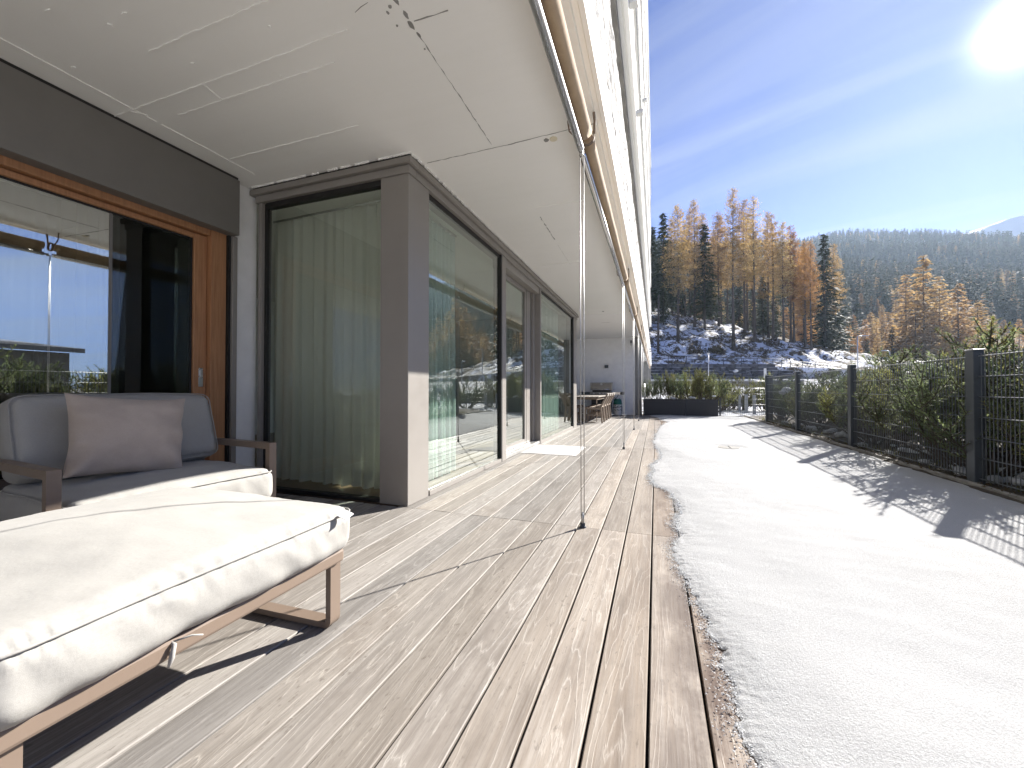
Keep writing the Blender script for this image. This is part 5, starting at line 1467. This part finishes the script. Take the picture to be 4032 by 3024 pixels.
# ------------------------------------------------------------------ far wood on the mountainside: instanced, one mass per kind
def proto(name, mesh_fn): return bpy.data.objects.new(name, mesh_fn)
def gn_forest(name, pts, protos, smin, smax, seed):
    me = bpy.data.meshes.new(name); me.from_pydata(pts, [], []); o = bpy.data.objects.new(name, me); COL.objects.link(o)
    ng = bpy.data.node_groups.new(name, 'GeometryNodeTree')
    ng.interface.new_socket('Geometry', in_out='INPUT', socket_type='NodeSocketGeometry'); ng.interface.new_socket('Geometry', in_out='OUTPUT', socket_type='NodeSocketGeometry')
    gi = ng.nodes.new('NodeGroupInput'); go = ng.nodes.new('NodeGroupOutput')
    ip = ng.nodes.new('GeometryNodeInstanceOnPoints'); ng.links.new(gi.outputs[0], ip.inputs['Points'])
    oi = ng.nodes.new('GeometryNodeObjectInfo'); oi.inputs['Object'].default_value = protos; oi.inputs['As Instance'].default_value = True
    ng.links.new(oi.outputs['Geometry'], ip.inputs['Instance'])
    rv = ng.nodes.new('FunctionNodeRandomValue'); rv.data_type = 'FLOAT_VECTOR'; rv.inputs[0].default_value = (-.05,-.05,0); rv.inputs[1].default_value = (.05,.05,6.28); rv.inputs['Seed'].default_value = seed
    er = ng.nodes.new('FunctionNodeEulerToRotation'); ng.links.new(rv.outputs[0], er.inputs[0]); ng.links.new(er.outputs[0], ip.inputs['Rotation'])
    rs_ = ng.nodes.new('FunctionNodeRandomValue'); rs_.data_type = 'FLOAT'; rs_.inputs[2].default_value = smin; rs_.inputs[3].default_value = smax; rs_.inputs['Seed'].default_value = seed+1
    ng.links.new(rs_.outputs[1], ip.inputs['Scale']); ng.links.new(ip.outputs[0], go.inputs[0])
    md = o.modifiers.new('scatter', 'NODES'); md.node_group = ng
    o['kind'] = 'stuff'
    return o
pr_s = []
for k in range(2):
    w_, f_ = conifer_mesh(200+k, 15.0, (2.5,2.1)[k], 22, .40, .85, .04, (.8,.95)[k]); pr_s.append(proto('far_spruce', f_.mesh('far_spruce', M['spruce_far'])))
w_, f_ = conifer_mesh(210, 12.0, 2.5, 18, .10, .70, .04, .7); pr_g = proto('far_larch', f_.mesh('far_larch', M['larch']))
rf_ = random.Random(12); P = [[],[],[]]
for k in range(15500):
    d_ = (124**2 + rf_.random()*(742**2-124**2))**.5; a_ = d_*rf_.uniform(.02,1.62); x, y = xy(d_, a_)
    if d_ < 168 and a_ > 40 and rf_.random() < .72: continue
    if a_ < 92 and d_ < 136: continue
    if noise.noise((x*.012, y*.012, 7)) > .52: continue
    gl = noise.noise((x*.02+4, y*.02, 1))*.5+.5
    pg = .07+.60*sstep(.52,.8,gl)*(1-sstep(240,420,d_)*.7)
    (P[2] if rf_.random() < pg else P[k % 2]).append((x, y, terrain(x,y)-.3))
gn_forest('far_spruce_forest', P[0], pr_s[0], .62, 1.22, 1); gn_forest('far_spruce_forest', P[1], pr_s[1], .6, 1.15, 5); gn_forest('far_larch_forest', P[2], pr_g, .6, 1.15, 9)

# a house down the road, seen mirrored in the sliding door
hs = thing('neighbour_house', (36,14,0), 'dark house with a grey skylight roof, seen mirrored in the sliding door', 'house')
m = MB(); m.box(33,44,4,17.5,-.2,3.6); m.build('wall', M['house'], hs)
m = MB(); m.prism([(32.4,3.62),(44.6,4.9),(44.6,5.2),(32.4,3.95)], 'y', 3.4, 18.1); rf2 = m.build('roof', M['slate'], hs)
for k in range(4):
    m = MB(); y = 5+k*3.1; m.prism([(34,4.13),(40,4.75),(40,4.83),(34,4.21)], 'y', y, y+2.2); m.build('skylight', M['zinc'], rf2)

# ------------------------------------------------------------------ air: thin haze over the whole valley
hz = MB(); hz.box(-1850, 2350, -1850, 2450, -1.4, 390)
hm, nt = new_mat('valley_haze'); g_ = NT(nt)
pv = g_.n('VolumePrincipled', {'Color': (.62,.79,1.0,1), 'Density': .00016, 'Anisotropy': .35})
nt.links.new(pv.outputs[0], g_.n('OutputMaterial').inputs['Volume'])
hzo = hz.build('haze', hm, kind='stuff')
